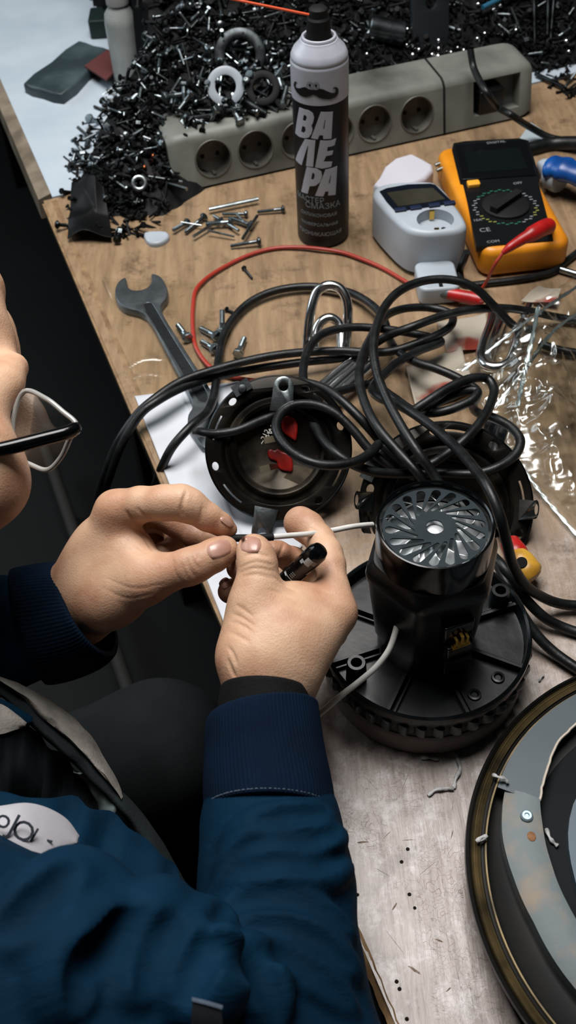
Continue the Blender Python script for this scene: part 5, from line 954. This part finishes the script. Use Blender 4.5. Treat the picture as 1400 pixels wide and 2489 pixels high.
ribbon('jacket_lining', [(-60, 1618, .70), (0, 1640, .705), (80, 1680, .71), (155, 1728, .715), (215, 1782, .715), (250, 1838, .715), (282, 1892, .71), (299, 1936, .705)], [(-60, 1640, .70), (0, 1658, .705), (60, 1700, .705), (98, 1742, .70), (160, 1792, .70), (212, 1842, .70), (262, 1900, .70), (297, 1938, .704)], LIN, 'pale fleecy lining edge of the open jacket', 60, 6, .006, .004, seed=2)
ribbon('jacket_hem', [(-60, 1640, .703), (0, 1658, .708), (60, 1700, .708), (98, 1742, .705), (160, 1792, .705), (212, 1842, .705), (262, 1900, .705), (300, 1930, .706), (370, 2010, .71), (430, 2110, .71), (485, 2210, .70), (560, 2330, .68)], [(-60, 1690, .71), (0, 1690, .71), (50, 1740, .712), (95, 1785, .712), (150, 1830, .71), (215, 1895, .71), (262, 1940, .71), (300, 1985, .71), (350, 2070, .71), (400, 2160, .70), (440, 2260, .69), (480, 2360, .67)], DKC, 'charcoal hem of the open jacket', 70, 8, .008, .006, seed=3)
ribbon('inner_pocket', [(170, 1868, .715), (205, 1900, .715), (230, 1940, .715), (250, 1985, .712)], [(215, 1878, .705), (262, 1905, .705), (282, 1940, .705), (285, 1970, .705)], mat('grey_scrap', (92, 104, 104), .85, 0, (60, 70, 70), 70), 'frayed grey cloth inside the jacket', 20, 6, .004, .012, seed=6)
ribbon('inner_shirt', [(-80, 1700, .73), (60, 1760, .73), (160, 1850, .73), (250, 1960, .73)], [(-80, 2050, .72), (60, 2050, .72), (160, 2050, .72), (250, 2050, .72)], mat('shirt_dark', (22, 28, 32), .85, 0, (40, 46, 50), 26), 'dark shirt under the jacket', 40, 8, .004, .03, seed=7)
ribbon('collar', [(-80, 1690, .66), (0, 1700, .665), (50, 1725, .67), (80, 1745, .675)], [(-80, 1800, .655), (0, 1795, .66), (40, 1785, .665), (82, 1757, .675)], JK, 'navy edge of the undershirt', 20, 4, .004)
ribbon('collar_tape', [(-70, 1705, .655), (0, 1712, .658), (40, 1738, .662), (64, 1758, .666)], [(-70, 1785, .65), (0, 1785, .653), (35, 1775, .658), (62, 1766, .666)], LIN, 'pale tape inside the edge', 20, 4, .002)
pa = [(-90, 1975, .555), (0, 1962, .56), (60, 1955, .565), (110, 1966, .57), (160, 1995, .575), (190, 2035, .575)]; pb = [(-90, 2075, .54), (0, 2068, .545), (70, 2072, .548), (110, 2092, .55), (140, 2088, .556), (190, 2050, .573)]
PATCH = mat('white_patch', (178, 176, 182), .6, 0, (160, 158, 164), 20, bump=.15, bs=200)
ribbon('chest_patch', pa, pb, PATCH, 'white cloth patch with dark script', 40, 8, .004, .0, thick=.003)
for s, p, sz, an, dp in (('o', (10, 1992), .017, -25, .5455), ('J', (34, 2006), .018, -28, .5475), ('O', (56, 2022), .017, -35, .549), ('l', (80, 2036), .016, -30, .5505), ('-', (122, 2040), .014, -15, .556), (',', (140, 2048), .02, -10, .559)):
    v, f = text2d(s, sz*.9, .0003); c = D(*p, dp); A = math.radians(an); X = _R*math.cos(A)+_U*math.sin(A); Y = -_R*math.sin(A)+_U*math.cos(A); obj('script_mark', (c+np.outer(v[:, 0], X)+np.outer(v[:, 1], Y)-np.outer(v[:, 2], _fw), f), mat('ink', (52, 58, 66), .7) if 'ink' not in MT else MT['ink'], person, world=True, smooth=0)
ribbon('patch_tab', [(105, 2088, .545), (125, 2090, .546), (150, 2080, .55)], [(100, 2150, .54), (125, 2140, .54), (148, 2110, .545)], mat('tab_grey', (70, 74, 74), .8), 'grey tab under the patch', 12, 4, .002)
q, t = J.hit(505, 2470); 
if q is not None: ribbon('sleeve_label', [(468, 2432, t-.004), (500, 2440, t-.005), (538, 2452, t-.004)], [(462, 2520, t-.006), (500, 2525, t-.007), (545, 2530, t-.006)], mat('label_black', (16, 18, 22), .6), 'dark label on the sleeve', 12, 4, .001); ribbon('label_edge', [(466, 2428, t-.0045), (500, 2436, t-.0055), (541, 2448, t-.0045)], [(468, 2434, t-.005), (500, 2442, t-.006), (539, 2454, t-.005)], STI, 'pale edge of the label', 12, 2)
TR_ = mat('charcoal_trousers', (24, 29, 31), .9, 0, (16, 20, 22), 20, bump=.3, bs=500)
kn = D(390, 1830, 1.02); kr = D(380, 2480, .86); TRF = Field(np.minimum(np.minimum(hip, kn), kr)-[.2, .25, .56], np.maximum(np.maximum(hip, kn), kr)+.12, .008); zf = lambda q, z: np.array([q[0], q[1], z])
hl, hr = hip+[0, .10, -.02], hip+[0, -.09, -.02]
TRF.cone(hip+[0, .08, .0], hip+[0, -.08, .0], .125, .125, .04); TRF.cone(hl, kn, .095, .07, .03); TRF.cone(hr, kr, .095, .07, .03); TRF.cone(kn, zf(kn, .12)+[-.06, .02, 0], .068, .055, .02); TRF.cone(kr, zf(kr, .12)+[-.06, -.02, 0], .068, .055, .02)
V, F = TRF.mesh(); obj('trousers', (smooth_mesh(V, F, 2), [tuple(int(i) for i in q) for q in F]), TR_, person, 'charcoal work trousers', world=True, smooth=180)
for k_, s in ((kn, .02), (kr, -.02)):
    m = MB(); a = zf(k_, .045)+[-.09, s, 0]; m.tube(np.array([a+[-.04, 0, .03], a+[0, 0, .03], a+[.06, 0, .018], a+[.13, 0, .008], a+[.17, 0, -.002]]), [.045, .05, .045, .042, .025], 20, flat=.9); m.v = [np.c_[v[:, :2], np.maximum(v[:, 2], .004)] for v in m.v]; obj('shoe', m, MT['black_plastic'], person, 'black work shoe', world=True)
HA = mat('dark_hair', (40, 34, 30), .6, 0, (70, 62, 56), 200, bump=.6, bs=500)
m = MB(); m.sphere(D(-345, 1045, .625), (.082, .085, .075), 28); obj('hair', m, HA, person, 'short dark hair', world=True)
# stool carrying the person
st = thing('stool', 'dark round stool under the seated person', 'stool', M4(rotz(0), (hip[0], hip[1], 0))); sz_ = hip[2]-.135
m = MB(); m.lathe([(.0005, sz_-.05), (.16, sz_-.05), (.175, sz_-.04), (.175, sz_-.012), (.16, sz_), (.0005, sz_)], 40); obj('seat', m, MT['black_plastic'], st)
for k in range(4): a = k*math.pi/2+.6; m = MB(); m.cyl((.14*math.cos(a), .14*math.sin(a), sz_-.05), (.2*math.cos(a), .2*math.sin(a), 0), .014); obj('leg', m, MT['darksteel'], st)
# glasses
gl = thing('eyeglasses', 'eyeglasses with black temples worn by the person at the left edge', 'eyeglasses', M4(rotz(0), D(100, 1050, .61)))
m = MB(); P = catmull([D(-330, 1150, .59), (D(-150, 1115, .585)), D(0, 1092, .592), D(100, 1068, .60), D(172, 1048, .607), D(188, 1036, .612)], 6); m.tube(P, np.interp(np.linspace(0, 1, len(P)), [0, .5, .9, 1], [.003, .0045, .0042, .003]), 12); obj('temple_arm', m, MT['black_gloss'], gl, 'black right temple arm', world=True)
lo_ = catmull([D(58, 952, .63), D(110, 968, .622), D(152, 1000, .616), D(186, 1034, .612), D(168, 1070, .614), D(148, 1112, .618), D(116, 1142, .622), D(80, 1132, .626), D(46, 1110, .63), D(30, 1040, .634)], 6, True)
def lens(P):
    m = MB(); m.tube(P, .0016, 10, closed=True); obj('lens_rim', m, mat('clear_rim', (150, 150, 146), .2, 0), gl, 'pale transparent rim', world=True)
    c = P.mean(0); n = len(P); m = MB(); m.add(np.vstack([P, c-_fw*.002]), [(i, (i+1) % n, n) for i in range(n)]); obj('lens', m, film_mat('lens_glass', (.9, .93, .93, 1), .0, .05, 0, .45), gl, world=True)
lens(lo_); lens(lo_+(D(-75, 830, .70)-D(105, 1045, .62)))
# black pen torch in the right hand
pt = thing('pen_torch', 'short black pen-shaped tool with a printed tip held in the right hand', 'pen torch', M4(rotz(0), D(735, 1380, .66)))
a, b = D(668, 1438, .676), D(781, 1334, .648); ax = b-a; Ln = np.linalg.norm(ax); R_ = frame(ax, -_fw)
m = MB(); rp = .0066; m.lathe([(.0005, 0), (rp*.95, .0005), (rp, .002), (rp, Ln*.36), (rp*1.08, Ln*.37), (rp*1.08, Ln*.40), (rp, Ln*.41), (rp*.98, Ln*.56), (rp*.93, Ln*.58), (rp*.93, Ln*.60), (rp, Ln*.62), (rp*1.02, Ln*.92), (rp*.8, Ln*.985), (rp*.45, Ln), (.0005, Ln)], 32, M4(R_, a)); obj('torch_body', m, MT['black_gloss'], pt, world=True)
PR = mat('torch_print', (150, 152, 150), .5)
def on_pen(s, ang, w, h, m_, nm):
    L = []
    for t in np.linspace(-1, 1, 7): th = ang+t*w/2/rp; L.append(np.array([(rp*1.02*math.cos(th), rp*1.02*math.sin(th), s*Ln-h/2), (rp*1.045*math.cos(th), rp*1.045*math.sin(th), s*Ln-h/2), (rp*1.045*math.cos(th), rp*1.045*math.sin(th), s*Ln+h/2), (rp*1.02*math.cos(th), rp*1.02*math.sin(th), s*Ln+h/2)]))
    mb = MB(); mb.rings(L, M=M4(R_, a)); obj(nm, mb, m_, pt, world=True, smooth=0)
on_pen(.80, .05, .0045, .0055, PR, 'printed_panel')
for k in range(5): on_pen(.715+.012*k, -.45, .0022, .0004, PR, 'printed_bar')
for k in range(5): on_pen(.80+.014*k, .62, .0026, .0004, PR, 'printed_bar')
for k in range(9): on_pen(.46+.03*(k % 3), -.25+.16*(k//3), .0005, .0005, PR, 'printed_dot')
on_pen(.42, 0, .012, .0004, PR, 'printed_ring')
# rail near the floor
m = MB(); m.cyl(T(110, 1090, -.68), T(345, 1775, -.68), .011); fr_ = thing('foot_rail', 'dim grey metal rail near the floor, seen past the left hand', 'rail', M4(rotz(0), T(230, 1430, -.75)))
obj('bar', m, mat('rail_grey', (48, 48, 45), .7), fr_, world=True)
for p in ((150, 1200), (310, 1670)): m = MB(); q = T(*p, -.68); m.cyl(q, q*[1, 1, 0], .009); obj('post', m, MT['darksteel'], fr_, world=True)
# ------------------------------------------------------------------ heap of screws and fixings
def heap_h(x, y):
    u, v = bench_uv((x, y)); u = u-EL                                        # u: along the edge past the table joint
    d = np.array([x, y])
    # distance in front of the heap's foot, in the direction away from the viewer
    fx = [-.30, -.235, -.20, -.12, 0, .10, .25, .6]; fy = [1.55, 1.16, 1.075, 1.07, 1.20, 1.25, 1.33, 1.42]
    b = y-np.interp(x, fx, fy); s = min(max(b, 0), .30)
    side = min(max((x+.245+.14*max(y-1.15, 0)*0)/.12, 0), 1) if True else 1
    h = .62*s if s < .12 else .0744+.48*(s-.12)
    left = x-np.interp(y, [1.0, 1.06, 1.12, 1.17, 1.22, 1.30, 1.44, 1.7, 1.9], [-.225, -.232, -.240, -.236, -.215, -.172, -.122, -.095, -.085]); k = min(max(left/.065, 0), 1)
    h = h*(1-(1-k)**2)
    h *= min(max((1.84-y)/.22, 0), 1)*min(max((.60-x)/.10, 0), 1)
    w = d-PS0[:2]; a, b_ = w@PU[:2], w@PV[:2]
    if 0 < a < .20 and b_ > .028: h = max(h, (.072+.35*(b_-.03))*min(1, (.205-a)/.05) if a > .03 else h)
    return h
def heap_pt(px, py):
    d = _fw+(px-700)/FPX*_R-(py-1244.5)/FPX*_U; t0, t1 = .8, (TZ-CAMZ)/d[2]
    for t in np.linspace(t0, t1, 160):
        q = CAMP+d*t
        if q[2]-TZ <= heap_h(q[0], q[1]): return q
    return CAMP+d*t1
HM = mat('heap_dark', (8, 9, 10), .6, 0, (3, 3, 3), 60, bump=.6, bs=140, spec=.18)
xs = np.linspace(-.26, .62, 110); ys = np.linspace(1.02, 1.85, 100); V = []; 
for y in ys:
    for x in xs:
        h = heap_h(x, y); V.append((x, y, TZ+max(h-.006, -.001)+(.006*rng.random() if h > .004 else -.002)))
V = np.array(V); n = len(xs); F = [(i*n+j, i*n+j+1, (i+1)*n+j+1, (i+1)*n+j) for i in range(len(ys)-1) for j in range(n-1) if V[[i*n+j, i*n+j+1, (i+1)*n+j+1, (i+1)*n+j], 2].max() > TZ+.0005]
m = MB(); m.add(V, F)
# the countless screws deeper in the heap
lo_s = bolt_mesh(.022, .0017, .0035, .002, False); LV, LF = np.vstack(lo_s.v), lo_s.f
sv = MB(); sv.lathe([(.0016, 0), (.0016, .021), (.0034, .0215), (.0034, .0235)], 6); LV, LF = np.vstack(sv.v), sv.f
def inpoly(x, y, P):
    c = False
    for (x1, y1), (x2, y2) in zip(P, P[1:]+P[:1]):
        if (y1 > y) != (y2 > y) and x < (x2-x1)*(y-y1)/(y2-y1)+x1: c = not c
    return c
HP = [(168, 560), (165, 470), (180, 380), (200, 320), (240, 285), (255, 235), (300, 185), (345, 120), (400, 30), (420, -20), (1420, -20), (1420, 280), (1250, 120), (1000, 150), (720, 260), (520, 300), (430, 370), (400, 520), (330, 590)]
def rnd(rej=.8): 
    while True:
        x, y = rng.uniform(150, 1400), rng.uniform(-15, 590)
        if y > 430 and rng.random() < rej: continue
        if inpoly(x, y, HP): return x, y
for k in range(1250):
    q = heap_pt(*rnd(.0)); d = unit(rng.standard_normal(3)*[1, 1, .6]); m.add(LV*rng.uniform(.7, 1.2), LF, M4(frame(d), q-d*.011+[0, 0, .001]))
for k in range(900):
    x, y = rng.uniform(-.15, .58), rng.uniform(1.3, 1.84); h = heap_h(x, y)
    if h > .01: d = unit(rng.standard_normal(3)*[1, 1, .6]); m.add(LV*rng.uniform(.8, 1.3), LF, M4(frame(d), np.array([x, y, TZ+h+.001])-d*.011))
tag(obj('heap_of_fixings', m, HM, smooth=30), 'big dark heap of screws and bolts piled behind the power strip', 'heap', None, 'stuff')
HS = mat('heap_steel', (122, 130, 133), .34, 1, (62, 67, 69), 90); HZ = mat('heap_zinc', (140, 150, 154), .36, 1, (86, 94, 97), 90)
PROT = {}
def proto(key, mb, m, nm):
    me_o = obj(nm, mb, m, None, org=(0, 0, 0)); PROT[key] = me_o.data; bpy.data.objects.remove(me_o)
DK = mat('oiled_steel', (60, 64, 65), .34, 1, (26, 28, 29), 120); BR2 = mat('copper', (160, 92, 60), .35, 1)
proto('screw', bolt_mesh(.024, .0017, .0037, .002, False), HS, 'screw'); proto('dark', bolt_mesh(.020, .0016, .0036, .002, False), DK, 'screw'); proto('bolt', bolt_mesh(.024, .0026, .0052, .004), HZ, 'bolt')
mb = MB(); mb.lathe([(.0026, 0), (.0026, .004), (.0054, .004), (.0054, 0)], 6, closed=True); proto('nut', mb, HS, 'nut')
mb = MB(); mb.lathe([(.0030, 0), (.0030, .0012), (.0068, .0012), (.0068, 0)], 24, closed=True); proto('washer', mb, HZ, 'washer')
mb = MB(); mb.sphere((0, 0, 0), .0042, 14); proto('ball', mb, MT['chrome'], 'ball')
mb = MB(); mb.sphere((0, 0, 0), .0028, 10); proto('copper', mb, BR2, 'copper')
mb = MB(); mb.cyl((0, 0, -.02), (0, 0, .02), .0016, n=10); proto('pin', mb, MT['steel'], 'pin')
LAB = {'screw': ('screw', 'bright steel screw among the others in the heap behind the power strip', 'bright screws in the heap'), 'dark': ('screw', 'dull oiled screw among the others in the heap behind the power strip', 'dull screws in the heap'), 'bolt': ('hex_bolt', 'zinc hex bolt among the others in the heap behind the power strip', 'bolts in the heap'), 'nut': ('hex_nut', 'small hex nut among the others in the heap behind the power strip', 'nuts in the heap'), 'washer': ('flat_washer', 'flat washer among the others in the heap behind the power strip', 'washers in the heap'), 'ball': ('steel_ball', 'shiny steel ball among the others at the dark right side of the heap', 'steel balls in the heap'), 'copper': ('copper_rivet', 'tiny copper rivet among the others at the front of the heap', 'copper rivets in the heap'), 'pin': ('steel_pin', 'straight steel pin among the others in the heap behind the power strip', 'pins in the heap')}
CATS = {'screw': 'screw', 'dark': 'screw', 'bolt': 'bolt', 'nut': 'nut', 'washer': 'washer', 'ball': 'ball', 'copper': 'rivet', 'pin': 'pin'}
def put(key, q, d=None, s=1.0, label=None, group=True):
    nm, lb, gp = LAB[key]; o = bpy.data.objects.new(nm, PROT[key]); COL.objects.link(o); d = unit(rng.standard_normal(3)*[1, 1, .5]) if d is None else d
    o.matrix_basis = Matrix(M4(frame(d)*s, q).tolist()); tag(o, label or lb, CATS[key], gp if group else None); return o
for key, n_, s0, s1, up in (('screw', 130, .9, 1.5, .004), ('dark', 120, .9, 1.5, .004), ('bolt', 56, .7, 1.3, .005), ('nut', 50, .8, 1.3, .004), ('washer', 22, .8, 1.2, .004), ('pin', 30, .8, 1.5, .004)):
    for k in range(n_):
        for _ in range(50):
            px, py = rnd(); 
            if px < 760 or rng.random() < .28: break
        q = heap_pt(px, py)+np.array([0, 0, up]); d = unit(rng.standard_normal(3)*[1, 1, .55]); s = rng.uniform(s0, s1); put(key, q-d*.011*s*(key in ('screw', 'dark', 'bolt')), d, s)
for k, (x, y) in enumerate(((958, 64), (974, 70), (990, 75), (1068, 86), (1083, 90), (1066, 103), (1034, 112), (1004, 120), (1018, 125), (1003, 138), (988, 114), (1066, 122), (1081, 127), (1097, 132), (1050, 137), (1065, 141), (1080, 145), (1112, 137), (1127, 126), (1112, 120), (905, 123), (892, 136), (868, 153), (1157, 135), (1178, 86), (1160, 98), (1210, 83), (1222, 85), (1254, 78), (1168, 54), (1202, 28), (1216, 18), (1162, 14), (1382, 129), (1376, 104))):
    put('ball', heap_pt(x, y)+np.array([0, 0, .002]), None, rng.uniform(.7, 1.05))
for x, y in ((382, 370), (368, 398), (352, 412), (384, 372), (372, 385)): put('copper', heap_pt(x, y)+np.array([0, 0, .003]))
# distinct bigger fixings
def ring_thing(nm, label, px, py, ro, ri, th, m, tilt, cat='ring', extra=None):
    q = heap_pt(px, py)+np.array([0, -.004, .010]); z = unit(unit(CAMP-q)*(1-tilt)+np.array([0, 0, 1.])*tilt); mb = MB(); mb.lathe([(ri, 0), (ri, th), (ri+.001, th+.0005), (ro-.001, th+.0005), (ro, th), (ro, 0)], 48, closed=True); t = thing(nm, label, cat, M4(frame(z), q)); obj('ring_body', mb, m, t, smooth=40); return t
ring_thing('white_plastic_ring', 'thick white plastic ring on the front of the screw heap', 550, 226, .0222, .0125, .005, MT['white_plastic'], .1)
t = ring_thing('dark_flange', 'wide dark flange with small holes above the white ring on the heap', 585, 152, .0315, .0185, .004, MT['darksteel'], .25, 'flange')
for k in range(6):
    a = k*1.047+.3; m = MB(); m.lathe([(.0017, .0044), (.0014, .0048), (.0004, .0048)], 10, M4(np.eye(3), (.025*math.cos(a), .025*math.sin(a), 0))); obj('bolt_hole', m, MT['matt_black'], t)
ring_thing('gear_ring', 'dark toothed ring right of the white ring on the heap', 640, 232, .020, .012, .005, MT['matt_black'], .25)
ring_thing('steel_collar', 'small dull steel collar at the front foot of the heap', 342, 462, .0095, .0048, .005, MT['steel'], .2)
m = MB(); a, b = heap_pt(588, 262)+np.array([0, -.005, .012]), heap_pt(646, 292)+np.array([0, -.01, .012]); ax = b-a; R_ = frame(ax); t_ = np.linspace(0, 1, 260); hel = a+np.outer(t_, ax)+.0045*(np.outer(np.cos(t_*100), R_[:, 0])+np.outer(np.sin(t_*100), R_[:, 1])); m.tube(hel, .0011, 6)
tag(obj('coil_spring', m, MT['darksteel']), 'dark coil spring between the heap and the power strip', 'spring')
m = MB(); a, b = heap_pt(895, 88)+np.array([0, 0, .012]), heap_pt(978, 105)+np.array([0, 0, .012]); R_ = frame(b-a); Ln = np.linalg.norm(b-a); m.lathe([(.0005, 0), (.015, 0), (.016, .001), (.016, Ln*.55), (.0152, Ln*.56), (.0152, Ln*.6), (.016, Ln*.61), (.016, Ln-.001), (.015, Ln), (.0005, Ln)], 36, M4(R_, a)); tag(obj('metal_cylinder', m, MT['steel']), 'grey metal cylinder lying on the dark right part of the heap', 'cylinder')
q = heap_pt(1040, 60)+np.array([0, -.01, .02]); z = unit(unit(CAMP-q)+np.array([.5, 0, 0])); v, f = shape2d([sm(np.array([(-.02, -.045), (.02, -.045), (.026, 0), (.022, .04), (-.022, .04), (-.026, 0)]), 4), circle(.009, 24, (0, .012))], .003, .001, 1); t = thing('dark_plate', 'dark upright plate with an oval hole at the back of the heap', 'plate', M4(frame(z), q)); obj('plate_body', (v, f), mat('slate', (30, 35, 38), .4), t)
m = MB(); m.cyl(heap_pt(1170, 55)+np.array([0, 0, .02]), heap_pt(1262, 8)+np.array([0, 0, .02]), .0034); tag(obj('blue_rod', m, mat('rod_blue', (38, 92, 118), .4)), 'thin blue rod lying at the back right of the heap', 'rod')
for i, (x0, y0, x1, y1) in enumerate(((1285, -20, 1300, 105), (1322, -20, 1330, 110), (1342, -20, 1338, 100))):
    m = MB(); m.cyl(heap_pt(x1, y1), heap_pt(x0, y0)+np.array([0, 0, .05]), .0028); tag(obj('steel_rod', m, MT['darksteel']), ('leftmost', 'middle', 'rightmost')[i]+' of three dark upright rods at the back right of the heap', 'rod')
m = MB(); m.cyl(heap_pt(1300, 190)+np.array([0, 0, .006]), heap_pt(1368, 222)+np.array([0, 0, .006]), .0028); tag(obj('grey_pin', m, MT['darksteel']), 'thin grey pin lying right of the power strip end', 'pin')
# screws spilled on the bench in front of the power strip
SP = [(450, 565, 505, 520), (470, 575, 540, 530), (505, 560, 570, 575), (520, 525, 580, 560), (560, 530, 610, 548), (590, 580, 625, 525), (540, 520, 600, 520), (480, 515, 655, 478), (440, 540, 490, 548), (560, 598, 632, 586), (420, 560, 455, 540), (600, 545, 575, 520), (625, 515, 690, 508), (500, 545, 560, 540)]
for i, (x0, y0, x1, y1) in enumerate(SP):
    a, b = T(x0, y0, .004+.002*(i % 3)), T(x1, y1, .005+.002*(i % 2)); L_ = np.linalg.norm(b-a); ky = 'pin' if L_ > .045 else ('screw', 'bolt', 'pin')[i % 3]; put(ky, (a+b)/2 if ky == 'pin' else a, unit(b-a), min(L_/.04, 1.5) if ky == 'pin' else min(max(L_/.026, .6), 1.4), None, True)
    o = COL.objects[-1]; o['label'] = {'screw': 'steel screw among those spilled on the bench in front of the power strip', 'bolt': 'zinc hex bolt among those spilled on the bench in front of the power strip', 'pin': 'steel pin among those spilled on the bench in front of the power strip'}[o['category']]; o['group'] = 'spilled '+o['category']+'s in front of the strip'
m = MB(); P = np.array([T(x, y)[:2] for x, y in [(352, 575), (405, 572), (412, 585), (390, 600), (365, 600)]]); m.prism(sm(P), TZ, TZ+.006, .003); tag(obj('white_plastic_bit', m, MT['white_plastic']), 'small white plastic bit at the front foot of the heap', 'plastic bit')
# black plastic sheet under the left foot of the heap
TR = mat('black_sheet', (4, 5, 5), .5, 0, (9, 10, 11), 12, spec=.14)
a, b, c, d = T(166, 590), T(275, 592), T(262, 500), T(178, 462)
def shh(s, t, V):
    h = np.array([heap_h(x, y) for x, y in V[:, :2]]); return np.maximum(h, 0)+.004+.014*vnoise(V*np.array([28, 28, 0]), 21)*np.sin(np.pi*np.clip(s, .02, .98))+.006*ridged(V*np.array([1, 1, 0]), 22, 23)
tag(sheet('black_plastic_sheet', [a, b, c, d], 40, 30, shh, TR, thick=.0006), 'crumpled black plastic sheet under the left foot of the screw heap', 'plastic sheet')
